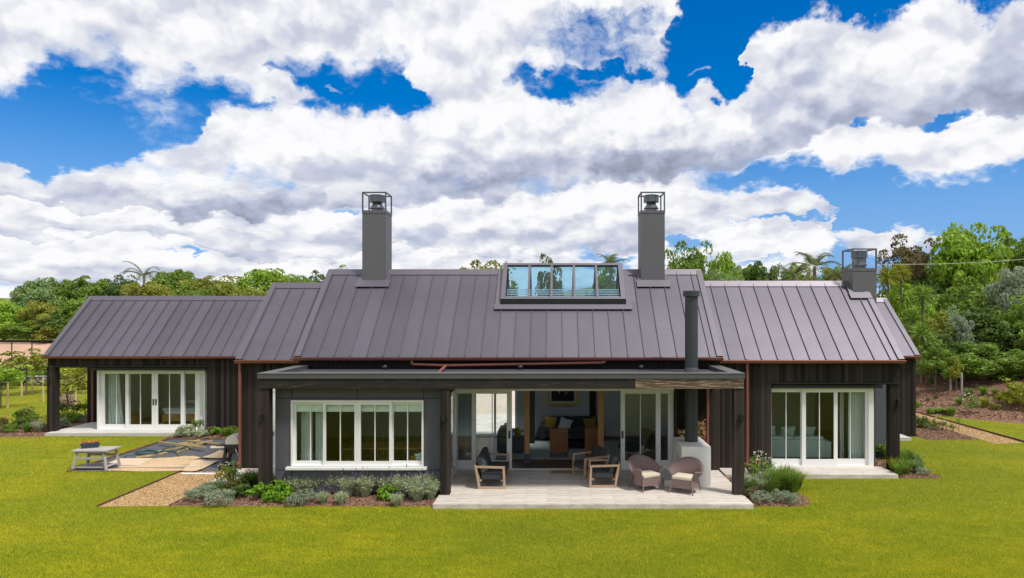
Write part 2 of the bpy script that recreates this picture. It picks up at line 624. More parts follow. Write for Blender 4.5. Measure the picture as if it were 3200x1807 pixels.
MAT = dict(
    clad=M('charred_cladding', (.027, .021, .0175), .75, var=.40, vscale=2.0, vstretch=(14, 14, .6), rand=.75, bump=.5, bscale=30, bstretch=(6, 6, .5), spec=.25),
    char=M('charred_timber', (.022, .018, .016), .7, var=.4, vscale=3.0, vstretch=(.8, 8, 8), bump=.6, bscale=14, bstretch=(.6, 6, 8), spec=.3,
           color2=(.06, .045, .035), c2scale=3, c2range=(.56, .75)),
    weathered_beam=M('weathered_beam_timber', (.09, .06, .04), .75, var=.3, vscale=3, vstretch=(1, 10, 14), color2=(.30, .22, .14), c2scale=2.2,
                     c2range=(.48, .60), bump=.6, bscale=10, bstretch=(.8, 8, 12)),
    roof=M('bronze_roof_metal', (.128, .118, .146), .42, metal=.6, var=.12, vscale=.8, bump=.22, bscale=1.8, bstretch=(1.8, .6, .6), rand=.10),
    roof_trim=M('bronze_trim_metal', (.145, .133, .16), .44, metal=.55, var=.05),
    copper=M('copper_brown_gutter', (.25, .095, .070), .45, metal=.3, var=.12, vscale=3),
    pipe=M('copper_red_pipe', (.27, .095, .075), .45, metal=.3, var=.1, vscale=2),
    fascia=M('grey_fascia_metal', (.098, .098, .112), .4, metal=.2, var=.06, vscale=2),
    parapet=M('grey_parapet_metal', (.17, .17, .17), .38, metal=.45, var=.05, vscale=2),
    membrane=M('roof_membrane', (.055, .06, .072), .5, var=.2, vscale=1.2),
    panel=M('grey_wall_panel', (.088, .090, .108), .62, var=.04, vscale=1.5, bump=.1, bscale=120, rand=.03),
    chimney=M('grey_chimney_panel', (.112, .110, .126), .6, var=.05, vscale=2, bump=.12, bscale=90),
    dark=M('dark_metal', (.02, .021, .023), .4, metal=.3),
    black=M('black_recess', (.008, .008, .008), .9),
    cowl=M('grey_cowl_metal', (.15, .16, .17), .32, metal=.8, var=.2, vscale=5),
    white=M('white_joinery_paint', (.78, .78, .77), .35, var=.015, vscale=2),
    glass=glass_mat('window_glass', (.92, .95, .93), .62),
    skyglass=glass_mat('blue_skylight_glass', (.58, .80, .91), 1.3),
    blind=M('pale_blind_cloth', (.78, .86, .83), .9, var=.06, vscale=6),
    curtain=M('pale_green_curtain', (.80, .87, .86), .9, var=.05, vscale=3, vstretch=(6, 6, .6), trans=.3),
    slat=M('white_blind_slat', (.75, .75, .78), .5),
    concrete=M('pale_concrete', (.56, .54, .52), .75, var=.10, vscale=1.6, bump=.15, bscale=60, color2=(.46, .44, .42), c2scale=1.0),
    tile=M('pale_stone_tile', (.62, .575, .53), .6, var=.16, vscale=2.0, vstretch=(.7, 4.5, 1), rand=.09, color2=(.43, .375, .33), c2scale=1.7, c2range=(.42, .66), bump=.1, bscale=40),
    grout=M('tile_grout', (.33, .31, .28), .9),
    fire_white=M('white_render', (.74, .735, .71), .8, var=.03, vscale=2, bump=.1, bscale=80),
    flue=M('charcoal_flue', (.045, .055, .058), .5, metal=.2, var=.06, vscale=2),
    floor=M('dark_timber_floor', (.085, .045, .022), .4, var=.3, vscale=2, vstretch=(1, 8, 1)),
    plaster=M('pale_grey_plaster', (.62, .61, .58), .9),
    ceiling=M('white_ceiling', (.7, .7, .69), .9),
    oak=M('golden_timber', (.42, .23, .075), .55, var=.2, vscale=3, vstretch=(6, 6, .6)),
    navy=M('navy_post_wrap', (.05, .075, .12), .7),
)

# ================================================================== the ground
def ground_sheet(name, poly, z, mat, kind='structure', thick=None):
    b = MB()
    if thick:
        b.prism(poly, 'z', z - thick, z)
    else:
        b.add([(x, y, z) for x, y in poly], [tuple(range(len(poly)))])
    o = b.build(name, mat)
    tag(o, kind=kind)
    return o


def lawn_material():
    m = bpy.data.materials.new('lawn_grass')
    m.use_nodes = True
    nt = m.node_tree
    g = G(nt)
    bsdf = nt.nodes['Principled BSDF']
    pos = g.n('ShaderNodeNewGeometry').outputs['Position']
    a = g.noise(g.v('MULTIPLY', pos, (1, 1.6, 1)), .35, 4, .6, d3=True)
    b = g.noise(g.v('MULTIPLY', pos, (1, 2.2, 1)), 1.6, 5, .65, d3=True)
    c = g.noise(pos, 26.0, 3, .7, d3=True)
    f = g.m('ADD', g.m('MULTIPLY', a, .55), g.m('MULTIPLY', b, .45))
    c1 = g.mix(g.mapr(f, .36, .66), (.212, .250, .013, 1), (.312, .304, .017, 1))
    c1 = g.mix(g.mapr(g.noise(pos, .12, 2, .5, d3=True), .42, .62), c1, g.mix(.5, c1, (.20, .235, .02, 1)))
    v = g.m('MULTIPLY', g.m('ADD', .78, g.m('MULTIPLY', c, .44)), .72)
    colr = g.scale(c1, v)
    nt.links.new(colr, bsdf.inputs['Base Color'])
    bsdf.inputs['Roughness'].default_value = .85
    bsdf.inputs['Specular IOR Level'].default_value = .15
    bn = g.n('ShaderNodeBump')
    bn.inputs['Strength'].default_value = .6
    bn.inputs['Distance'].default_value = .03
    g.inp(bn, 'Height', g.noise(pos, 40.0, 3, .7, d3=True))
    nt.links.new(bn.outputs[0], bsdf.inputs['Normal'])
    return m


MAT['lawn'] = lawn_material()
MAT['gravel'] = M('honey_gravel', (.43, .265, .115), .95, var=.35, vscale=30, color2=(.50, .36, .20), c2scale=18, c2range=(.5, .62), bump=1.0, bscale=38, world_coords=True)
MAT['mulch'] = M('bark_mulch', (.185, .098, .062), .95, var=.5, vscale=14, color2=(.34, .21, .15), c2scale=9, c2range=(.55, .68), bump=1.0, bscale=22, world_coords=True)
MAT['matting'] = M('grey_weed_mat', (.075, .082, .095), .8, var=.2, vscale=2.5, bump=.2, bscale=8)
MAT['earth'] = M('bare_pink_earth', (.46, .29, .21), .95, var=.25, vscale=.35, vstretch=(1, 1, 3), bump=.8, bscale=1.2)
MAT['bark'] = M('grey_bark', (.13, .105, .08), .9, var=.3, vscale=4, bump=.5, bscale=18)
MAT['brick'] = M('brown_brick', (.13, .062, .036), .9, rand=.3, var=.2, vscale=14)
MAT['drive'] = M('pale_driveway', (.50, .43, .40), .9, var=.1, vscale=.8)
MAT['hill'] = M('far_pasture', (.14, .17, .05), .95, var=.25, vscale=.012)

# one sheet to the horizon
ground_sheet('ground', [(-3000, -600), (3000, -600), (3000, 5000), (-3000, 5000)], LAWN - .03, MAT['hill'])
ground_sheet('lawn', [(-60, -30), (60, -30), (60, 56), (-60, 56)], LAWN, MAT['lawn'])
hb = MB()
for i in range(40):
    pass
NX = 60
hv, hf = [], []
for j, (Y, k) in enumerate(((330, 0.0), (420, 1.0), (520, .55), (700, 1.2), (900, .2))):
    for i in range(NX + 1):
        X = -1100 + 2200 * i / NX
        h = (6 + 6.0 * math.sin(X * .011 + 1.3) + 4.0 * math.sin(X * .023 + .4) + 3 * math.sin(X * .051)) * k + 5 * k
        hv.append((X, Y, max(h, 0) - .5))
for j in range(4):
    for i in range(NX):
        a = j * (NX + 1) + i
        hf.append((a, a + 1, a + NX + 2, a + NX + 1))
hb.add(hv, hf)
tag(hb.build('hill', MAT['hill'], smooth=True), kind='structure')

# gravel path and work area on the left
ground_sheet('gravel_path', [(-11.5, 17.12), (-9.75, 17.2), (-9.75, 21.05), (-11.5, 20.95)], LAWN + .006, MAT['gravel'])
ground_sheet('weed_mat_ground', [(-14.9, 20.95), (-9.75, 20.95), (-9.75, 26.25), (-14.9, 26.25)], LAWN + .006, MAT['matting'])
# mulch beds
def bed(name, poly, h=.03):
    """slightly mounded mulch sheet"""
    n = len(poly)
    cx = sum(p[0] for p in poly) / n
    cy = sum(p[1] for p in poly) / n
    vs = [(x, y, LAWN + .008) for x, y in poly]
    vs += [(cx + (x - cx) * .93, cy + (y - cy) * .9, LAWN + .008 + h) for x, y in poly]
    fs = [(i, (i + 1) % n, n + (i + 1) % n, n + i) for i in range(n)] + [tuple(range(n, 2 * n))]
    o = MB().add(vs, fs).build(name, MAT['mulch'])
    return tag(o, kind='structure')


bed('flower_bed', [(-9.8, 17.18), (-3.08, 17.15), (-3.08, 18.14), (-7.5, 18.14), (-7.5, 18.75), (-9.7, 18.85)])
bed('flower_bed', [(4.9, 17.14), (6.1, 17.13), (6.45, 17.35), (6.55, 17.9), (6.35, 18.6), (6.15, 19.2), (6.1, 20.0), (4.9, 20.4)])
bed('flower_bed', [(10.04, 20.08), (11.2, 20.05), (11.4, 20.25), (11.0, 21.3), (11.3, 22.9), (9.9, 22.95), (9.9, 21.2)])
bed('flower_bed', [(-15.3, 26.42), (-9.76, 26.42), (-9.76, 27.38), (-13.9, 27.38), (-14.0, 26.96), (-15.2, 26.95)])
bed('flower_bed', [(-28, 26.9), (-20.3, 26.75), (-20.3, 29.0), (-18.9, 29.8), (-18.9, 31.6), (-21.5, 31.2), (-22.0, 29.6), (-28, 29.4)])
bed('flower_bed', [(14.2, 26.15), (16.25, 26.15), (16.25, 27.6), (16.3, 30.5), (14.3, 30.5)])
# right path and mulch bank
ground_sheet('gravel_path', [(16.35, 25.4), (17.5, 25.6), (17.55, 31.0), (17.6, 46), (16.5, 46), (16.35, 30)], LAWN + .006, MAT['gravel'])


def bank_z(x, y):
    """mulched slope that rises behind the right lawn"""
    # lower edge: from (17.8, 33) to (21, 29.6) to (32, 24)
    pts = [(17.75, 60), (17.75, 33.0), (18.7, 31.6), (20.6, 29.9), (26, 27.6), (40, 24)]
    d = -1e9
    for (x0, y0), (x1, y1) in zip(pts[:-1], pts[1:]):
        dx, dy = x1 - x0, y1 - y0
        L = math.hypot(dx, dy)
        t = max(0, min(1, ((x - x0) * dx + (y - y0) * dy) / L / L))
        px, py = x0 + t * dx, y0 + t * dy
        side = (dx * (y - py) - dy * (x - px)) / L
        dd = math.hypot(x - px, y - py) * (1 if side > 0 else -1)
        if abs(dd) < abs(d):
            d = dd
    return d


def bank_h(x, y):
    d = bank_z(x, y)
    return LAWN + max(-.05, min(d * .22, 1.5 + (d - 6.8) * .04)) + .04 * math.sin(x * 2.1 + y * 1.3) * (d > .3)


bv, bf = [], []
nx_, ny_ = 60, 60
for j in range(ny_ + 1):
    for i in range(nx_ + 1):
        X = 16.6 + 40 * (i / nx_) ** 1.3
        Y = 23 + 45 * j / ny_
        bv.append((X, Y, bank_h(X, Y)))
for j in range(ny_):
    for i in range(nx_):
        a = j * (nx_ + 1) + i
        if max(bv[k][2] for k in (a, a + 1, a + nx_ + 2, a + nx_ + 1)) > LAWN - .04:
            bf.append((a, a + 1, a + nx_ + 2, a + nx_ + 1))
tag(MB().add(bv, bf).build('mulch_bank', MAT['mulch'], smooth=True), kind='structure')

# earth bank behind the left fence, grass on top of it
ev, ef = [], []
prof = [(56.5, -.15), (57.5, .25), (60, .7), (64, 1.3), (68, 1.75), (70, 1.85)]
for j, (Y, Z) in enumerate(prof):
    for i in range(41):
        X = -75 + 95 * i / 40
        ev.append((X, Y + .5 * math.sin(X * .7), Z + .10 * math.sin(X * .5 + j) * (0 < j < 5)))
for j in range(len(prof) - 1):
    for i in range(40):
        a = j * 41 + i
        ef.append((a, a + 1, a + 42, a + 41))
tag(MB().add(ev, ef).build('earth_bank', MAT['earth'], smooth=True), kind='structure')
ground_sheet('upper_field', [(-300, 69.8), (300, 69.8), (300, 330), (-300, 330)], 1.86, MAT['lawn'])
# rear court and drive seen through the house
ground_sheet('rear_court', [(-12, 26.9), (9, 26.9), (9, 32.5), (-12, 32.5)], LAWN + .03, MAT['concrete'])
ground_sheet('driveway', [(-14, 32.5), (14, 32.5), (14, 52), (-14, 52)], LAWN + .02, MAT['drive'])
ground_sheet('garden_path', [(-24.5, 37.2), (-18, 36.8), (-17, 38.6), (-24.2, 39.3)], LAWN + .006, MAT['concrete'])


# patios: slab with tiles laid on it
def patio(name, x0, x1, y0, y1, nx, ny, mat=None, thick=.12):
    s = MB()
    s.box(x0 + .012, x1 - .012, y0 + .012, y1, -thick - .02, -.008)
    so = s.build(name, MAT['grout'])
    tag(so, kind='structure')
    tw, tl = (x1 - x0) / nx, (y1 - y0) / ny
    unit = MB()
    g_ = .0022
    unit.bevel_box(-tw / 2 + g_, tw / 2 - g_, -tl / 2 + g_, tl / 2 - g_, -.035, 0.0, .002)
    me = unit.mesh('paving_tile', mat or MAT['tile'])
    edge = MB()
    edge.box(-tw / 2 + g_, tw / 2 - g_, -.012, .012, -thick - .02, -.037)
    me2 = edge.mesh('edge_tile', mat or MAT['tile'])
    half = MB()
    half.bevel_box(-tw / 4 + g_, tw / 4 - g_, -tl / 2 + g_, tl / 2 - g_, -.035, 0.0, .002)
    meh = half.mesh('paving_tile', mat or MAT['tile'])
    for j in range(ny):
        y = y0 + tl * (j + .5)
        if j % 2 == 0:
            for i in range(nx):
                link('paving_tile', me, so, (x0 + tw * (i + .5), y, rng.uniform(-.0006, .0006)))
        else:
            link('paving_tile', meh, so, (x0 + tw * .25, y, rng.uniform(-.0006, .0006)))
            link('paving_tile', meh, so, (x1 - tw * .25, y, rng.uniform(-.0006, .0006)))
            for i in range(1, nx):
                link('paving_tile', me, so, (x0 + tw * i, y, rng.uniform(-.0006, .0006)))
    for i in range(nx):
        link('edge_tile', me2, so, (x0 + tw * (i + .5), y0 + .012, 0))
    return so


patio('patio', -3.075, 4.878, 16.92, 20.62, 7, 15)
patio('patio', 4.95, 10.02, 20.03, 21.12, 5, 4)
patio('patio', -20.25, -14.0, 27.0, 29.75, 6, 5, MAT['concrete'])
patio('patio', -9.77, -7.55, 18.95, 20.88, 2, 4)
patio('patio', 10.6, 13.5, 26.0, 27.0, 3, 2, MAT['concrete'])

# ================================================================== the house
HO = (0.0, 22.0, 0.0)
house = thing('house', 'long single-storey dark timber house with bronze standing-seam roofs and tall chimneys', 'house', HO)


def HB():
    return MB(HO)


def hpart(name, mb, mat, parent=None, smooth=False, label=None):
    o = mb.build(name, mat, parent or house, smooth)
    if label:
        o['label'] = label
    return o


def hloc(x, y, z):
    return (x - HO[0], y - HO[1], z - HO[2])


# ---------------------------------------------------------------- cladding boards
BW = .112
_board = MB().box(-BW / 2 + .003, BW / 2 - .003, -.011, .011, 0, 1)
_board_me = _board.mesh('cladding_board', MAT['clad'])
_board_side = MB().box(-.011, .011, -BW / 2 + .003, BW / 2 - .003, 0, 1).mesh('cladding_board', MAT['clad'])


def boards(parent, x0, x1, y, z0, z1, stuff=False):
    n = max(1, round((x1 - x0) / BW))
    w = (x1 - x0) / n
    if stuff:
        b = HB()
        for i in range(n):
            X = x0 + w * (i + .5)
            b.box(X - w / 2 + .003, X + w / 2 - .003, y - .011, y + .011, z0, z1)
        o = hpart('cladding', b, MAT['clad'], parent)
        o['kind'] = 'stuff'
        return
    for i in range(n):
        link('cladding_board', _board_me, parent, hloc(x0 + w * (i + .5), y + rng.uniform(-.002, .002), z0), scale=(w / BW, 1, z1 - z0))


def wall(x0, x1, y, z0, z1, thick=.16, mat=None):
    b = HB()
    b.box(x0, x1, y, y + thick, z0, z1)
    return hpart('wall', b, mat or MAT['black'])


# ---------------------------------------------------------------- roofs
SEAM = .49


def gable_roof(x0, x1, ye, ze, yr, zr, seam0, hole=None, gut=(None, None), left_barge=True, right_barge=True, skip=None, ridge_to=None):
    """front slope of metal pans, back slope, ridge cap, barge caps, gutter. ye/ze eave, yr/zr ridge"""
    k = (zr - ze) / (yr - ye)
    yb = 2 * yr - ye
    n = Vector((0, -k, 1)).normalized()

    def P(x, y, h=0.0):
        z = ze + k * (y - ye) if y <= yr else zr - k * (y - yr)
        nn = n if y <= yr else Vector((0, k, 1)).normalized()
        return Vector((x, y, z)) + nn * h
    # deck under the pans
    d = HB()

    def slab(xa, xb, ya, yb_):
        lo, hi = -.14, -.012
        d.add([P(xa, ya, lo), P(xb, ya, lo), P(xb, yb_, lo), P(xa, yb_, lo), P(xa, ya, hi), P(xb, ya, hi), P(xb, yb_, hi), P(xa, yb_, hi)],
              [(0, 3, 2, 1), (4, 5, 6, 7), (0, 1, 5, 4), (1, 2, 6, 5), (2, 3, 7, 6), (3, 0, 4, 7)])
    e = 1e-4
    if hole:
        hx0, hx1, hy0, hy1 = hole
        slab(x0, hx0, ye, yr - e); slab(hx1, x1, ye, yr - e); slab(hx0, hx1, ye, hy0)
        slab(x0, hx0, yr + e, yb); slab(hx1, x1, yr + e, yb); slab(hx0, hx1, hy1, yb)
    else:
        slab(x0, x1, ye, yr - e); slab(x0, x1, yr + e, yb)
    roof = hpart('roof', d, MAT['roof_trim'])
    # pans
    cache = {}

    def pan(xa, w, ya, yb_, back=False):
        key = (round(w, 3), round(ya, 3), round(yb_, 3))
        if key not in cache:
            prof_ = [(0, 0.0), (0, .042), (.016, .042), (.016, 0.0), (w, 0.0)]
            vs = []
            for y in (ya, yb_):
                for (px, h) in prof_:
                    vs.append(P(px, y, h) - Vector(HO))
            m_ = len(prof_)
            fs = [(i, i + 1, m_ + i + 1, m_ + i) for i in range(m_ - 1)]
            cache[key] = MB().add(vs, fs).mesh('roof_panel', MAT['roof'])
        link('roof_panel', cache[key], roof, (xa, 0, 0))
    xs = [x0]
    x = seam0
    while x < x1 - .05:
        if x > x0 + .05:
            xs.append(x)
        x += SEAM
    xs.append(x1)
    for a, b in zip(xs[:-1], xs[1:]):
        if hole and b > hole[0] + .02 and a < hole[1] - .02:
            pan(a, b - a, ye - .05, hole[2])
        else:
            pan(a, b - a, ye - .05, yr - .01)
        if not hole or b < hole[0] or a > hole[1]:
            pan(a, b - a, yr + .01, yb + .05, True)
        else:
            pan(a, b - a, hole[3], yb + .05, True)
    # ridge cap and barge caps
    segs = [(x0 - .02, x1 + .02)] if not hole else [(x0 - .02, hole[0]), (hole[1], x1 + .02)]
    if ridge_to is not None:
        segs[-1] = (segs[-1][0], ridge_to)
    for a, b in segs:
        r = HB()
        pts = [(yr - .17, P(0, yr - .17, .046).z), (yr, zr + .075), (yr + .17, P(0, yr + .17, .046).z), (yr + .17, P(0, yr + .17, .02).z), (yr, zr + .03), (yr - .17, P(0, yr - .17, .02).z)]
        r.prism(pts, 'x', a, b)
        hpart('ridge_cap', r, MAT['roof_trim'], roof)
    for side, on in ((x0, left_barge), (x1, right_barge)):
        if not on:
            continue
        b = HB()
        xa, xb = (side - .03, side + .15) if side == x0 else (side - .15, side + .03)
        for ya, yb2 in ((ye - .05, yr - .001), (yr + .001, yb + .05)):
            vs = [P(xa, ya, -.16), P(xb, ya, -.16), P(xb, yb2, -.16), P(xa, yb2, -.16), P(xa, ya, .05), P(xb, ya, .05), P(xb, yb2, .05), P(xa, yb2, .05)]
            b.add(vs, [(0, 3, 2, 1), (4, 5, 6, 7), (0, 1, 5, 4), (1, 2, 6, 5), (2, 3, 7, 6), (3, 0, 4, 7)])
        hpart('barge_cap', b, MAT['roof_trim'], roof)
    # half-round gutter with its joints
    gx0, gx1 = gut
    gx0 = x0 - .02 if gx0 is None else gx0
    gx1 = x1 + .02 if gx1 is None else gx1
    gb = HB()
    rad = .092
    cy, cz = ye - .11, ze - .055
    npr = 9
    ring_ = [(cy + rad * math.cos(math.pi + math.pi * i / (npr - 1)), cz + rad * math.sin(math.pi + math.pi * i / (npr - 1))) for i in range(npr)]
    inner = [(cy + (rad - .006) * math.cos(math.pi + math.pi * i / (npr - 1)), cz + (rad - .006) * math.sin(math.pi + math.pi * i / (npr - 1))) for i in range(npr)][::-1]
    gb.prism(ring_ + inner, 'x', gx0, gx1)
    gb.cyl((gx0, cy - rad, cz), (gx1, cy - rad, cz), .010, n=6)
    X = gx0 + .3
    while X < gx1:
        big = [(cy + (rad + .006) * math.cos(math.pi + math.pi * i / (npr - 1)), cz + (rad + .006) * math.sin(math.pi + math.pi * i / (npr - 1))) for i in range(npr)]
        gb.prism(big + [(cy, cz)], 'x', X, X + .022)
        X += .98
    for X in (gx0, gx1 - .004):
        gb.prism(ring_, 'x', X, X + .004)
    hpart('gutter', gb, MAT['copper'], roof, smooth=True)
    return roof, P


# main block
SKY = (-1.75, 2.16, 22.30, 24.75)
roof_main, PM = gable_roof(-7.83, 4.94, 20.50, 3.47, 23.5, 6.18, -7.83 + .16, hole=SKY)
roof_mid, PL = gable_roof(-9.74, -7.80, 20.83, 3.36, 23.43, 5.72, -9.74 + .16, right_barge=False)
roof_right, PR = gable_roof(4.95, 10.54, 20.83, 3.36, 23.5, 5.78, 4.95 + .30, left_barge=False, ridge_to=10.0)
roof_lw, PW = gable_roof(-20.52, -8.6, 27.38, 3.07, 30.0, 5.43, -20.52 + .16, right_barge=False)
roof_rw, PX = gable_roof(8.6, 14.2, 26.83, 3.12, 29.45, 5.33, 14.2 - .16 - SEAM * 10, left_barge=False)

# ---------------------------------------------------------------- walls
# main block: front wall above the flat roof, end walls, back wall
w = wall(-7.78, 4.90, 20.62, 2.46, 3.36)
boards(w, -7.78, 4.90, 20.606, 3.05, 3.40, stuff=True)
# main gable ends and back
def gable_wall(x, t, ye, ze, yr, zr, y0=None, mat=None):
    b = HB()
    yb = 2 * yr - ye
    b.prism([(ye + .18, -.1), (ye + .18, ze - .12), (yr, zr - .22), (yb - .18, ze - .12), (yb - .18, -.1)], 'x', x, x + t)
    return hpart('wall', b, mat or MAT['clad'])


gable_wall(-7.80, .14, 20.50, 3.47, 23.5, 6.18)
gw = HB()
gw.prism([(20.66, 2.5), (20.66, 3.3), (23.5, 5.95), (26.3, 3.3), (26.3, 2.5)], 'x', 4.78, 4.90)
hpart('wall', gw, MAT['clad'])
gw = HB()
gw.box(4.76, 4.90, 21.3, 26.3, -.1, 2.497)
hpart('wall', gw, MAT['plaster'])
bw = HB()                                     # back wall with a wide glazed opening
bw.box(-7.7, -3.2, 26.35, 26.5, -.1, 3.3)
bw.box(-1.52, 4.8, 26.35, 26.5, -.1, 3.3)
bw.box(-3.2, -1.52, 26.35, 26.5, 2.5, 3.3)
hpart('wall', bw, MAT['plaster'])
bf_ = HB()
bf_.ring(-3.2, -1.52, 0.0, 2.5, 26.30, 26.42, .09, .09, .1, .1)
bf_.box(-2.42, -2.34, 26.302, 26.418, .1, 2.4)
hpart('rear_door_frame', bf_, MAT['white'])
# interior floor and ceiling liner
fl = HB()
fl.box(-7.66, 4.75, 20.64, 26.34, -.1, -.004)
fl.box(-7.36, -3.12, 18.26, 20.638, -.1, -.004)
hpart('floor', fl, MAT['floor'])
# niche for firewood, right end of the front wall
w = wall(4.66, 4.90, 20.62, -.1, 2.458)
boards(w, 4.62, 4.92, 20.606, 0.0, 2.78)
nb = HB()
nb.box(3.56, 4.66, 21.2, 21.28, -.1, 2.8)
nb.box(3.56, 3.64, 20.62, 21.198, -.1, 2.8)
hpart('wall', nb, MAT['clad'])
# interior partition behind the niche
ip = HB()
ip.box(3.45, 3.55, 20.75, 21.3, -.003, 2.8)
hpart('wall', ip, MAT['plaster'])

# mid-left block
w = wall(-9.70, -7.82, 20.94, -.1, 3.3)
boards(w, -9.70, -8.78, 20.926, 0.0, 3.3)
boards(w, -8.72, -7.80, 20.926, 2.46, 3.3)
gable_wall(-9.70, .14, 20.83, 3.36, 23.43, 5.72)
db = HB()
db.ring(-8.76, -7.72, 0.0, 2.44, 20.88, 20.93, .085, .085, .12, .1)
db.box(-8.675, -7.805, 20.892, 20.925, .12, 2.34)
hd = hpart('side_door', db, MAT['white'])
hb2 = HB(); hb2.box(-8.70, -8.66, 20.84, 20.878, 1.0, 1.12)
hpart('handle', hb2, MAT['dark'], hd)

# right wing
w = wall(4.92, 6.58, 20.94, -.1, 3.3)
boards(w, 4.94, 6.58, 20.926, -.05, 3.32)
w = wall(6.58, 10.50, 20.94, 2.62, 3.3)
boards(w, 6.58, 10.50, 20.926, 2.62, 3.32)
lb = HB()
lb.box(6.56, 10.51, 20.87, 20.92, 2.575, 2.615)
lb.box(6.60, 9.98, 20.90, 21.05, 2.44, 2.53)
hpart('lintel', lb, MAT['dark'])
sb = HB(); sb.box(6.58, 10.45, 20.93, 21.2, 2.55, 2.615)
hpart('soffit', sb, MAT['clad'])
rr_ = HB()
rr_.box(9.80, 9.90, 21.22, 25.9, -.1, 3.2)
hpart('wall', rr_, MAT['panel'])
rr_ = HB()                                     # back wall of the room
rr_.box(5.0, 9.8, 25.9, 26.0, -.1, 3.3)
hpart('wall', rr_, MAT['plaster'])
rr_ = HB(); rr_.box(4.92, 9.8, 21.12, 25.9, -.1, -.004)
hpart('floor', rr_, MAT['floor'])
rr_ = HB(); rr_.box(4.92, 9.95, 21.15, 25.9, 2.66, 2.72)
hpart('ceiling', rr_, MAT['ceiling'])
rr_ = HB()
rr_.prism([(22.2, 2.72), (23.5, 5.5), (24.8, 2.72)], 'x', 9.82, 9.96)
rr_.prism([(21.0, 2.64), (21.0, 3.3), (23.5, 5.55), (26.0, 3.3), (26.0, 2.64)], 'x', 10.36, 10.5)
hpart('wall', rr_, MAT['clad'])

# left wing
w = wall(-20.45, -14.05, 27.46, 2.62, 3.0)
boards(w, -20.45, -14.05, 27.446, 2.62, 3.0)
w = wall(-14.05, -9.0, 27.46, -.1, 3.0)
boards(w, -14.05, -9.72, 27.446, -.05, 3.0)
lb = HB()
lb.box(-20.47, -14.03, 27.39, 27.44, 2.575, 2.615)
lb.box(-18.75, -14.1, 27.42, 27.72, 2.44, 2.53)
hpart('lintel', lb, MAT['dark'])
sb = HB(); sb.box(-20.3, -14.05, 27.45, 29.7, 2.55, 2.615)
hpart('soffit', sb, MAT['clad'])
lw = HB(); lw.box(-14.05, -13.9, 27.62, 32.3, -.1, 2.9)
hpart('wall', lw, MAT['plaster'])
lw = HB(); lw.box(-18.72, -18.60, 27.90, 32.3, -.1, 2.9)
hpart('wall', lw, MAT['plaster'])
lw = HB(); lw.box(-18.6, -14.06, 32.2, 32.35, -.1, 2.9)
hpart('wall', lw, MAT['plaster'])
lw = HB(); lw.box(-18.6, -14.06, 27.78, 32.2, -.1, -.004)
hpart('floor', lw, MAT['floor'])
lw = HB(); lw.box(-18.74, -14.0, 27.7, 32.3, 2.63, 2.69)
hpart('ceiling', lw, MAT['ceiling'])
# gable-end fin wall at the back half of the porch
w = HB(); w.box(-20.46, -20.30, 29.75, 32.5, -.1, 3.0)
fin = hpart('wall', w, MAT['clad'])
for i in range(24):
    link('cladding_board', _board_side, fin, hloc(-20.288, 29.81 + i * .112, 0.0), scale=(1, 1, 2.6))
w = HB(); w.prism([(27.6, 2.62), (27.6, 2.95), (30.0, 5.2), (32.5, 2.95), (32.5, 2.62)], 'x', -20.47, -20.33)
hpart('wall', w, MAT['clad'])
w = HB(); w.box(-9.4, -8.8, 25.6, 27.6, -.1, 2.6)        # link between the blocks
hpart('wall', w, MAT['clad'])

# rear right wing
w = wall(10.5, 14.16, 26.94, -.1, 3.05)
boards(w, 13.3, 14.16, 26.926, -.05, 3.05)
gable_wall(14.02, .14, 26.83, 3.12, 29.45, 5.33)
wb = HB(); wb.ring(11.6, 13.28, 0.02, 2.42, 26.88, 26.93, .1, .1, .2, .12)
wd = hpart('side_window', wb, MAT['white'])
wb = HB(); wb.box(11.7, 13.18, 26.90, 26.906, .22, 2.3)
hpart('pane', wb, MAT['glass'], wd)
fb = HB(); fb.box(13.16, 14.2, 26.90, 26.94, -.1, -.05)
hpart('plinth', fb, MAT['black'])


# ---------------------------------------------------------------- posts with their lights
def post(x0, x1, y0, y1, z0, z1, light=None):
    b = HB(); b.box(x0 + .006, x1 - .006, y0 + .008, y1 - .006, z0, z1)
    p = hpart('post', b, MAT['char'])
    n = 3
    wv = (x1 - x0) / n
    for i in range(n):
        c = HB(); c.box(x0 + wv * i + .003, x0 + wv * (i + 1) - .003, y0, y0 + .02, z0 + .001, z1 - .001)
        hpart('post_board', c, MAT['clad'], p)
    if light:
        lx, lz = light
        c = HB(); c.bevel_box(lx - .045, lx + .045, y0 - .09, y0 - .002, lz - .09, lz + .09, .008)
        hpart('wall_light', c, MAT['dark'], p)
    return p


post(-7.78, -7.50, 17.79, 18.06, LAWN, 2.768, (-7.69, 2.02))
post(-3.05, -2.79, 17.79, 18.06, 0.0, 2.768, (-2.95, 2.02))
post(4.62, 4.885, 17.79, 18.06, 0.0, 2.768, (4.80, 2.02))
post(10.21, 10.51, 20.91, 21.19, LAWN, 2.573, (10.44, 2.02))
post(-20.45, -20.12, 27.38, 27.66, 0.0, 2.573, (-20.36, 2.02))


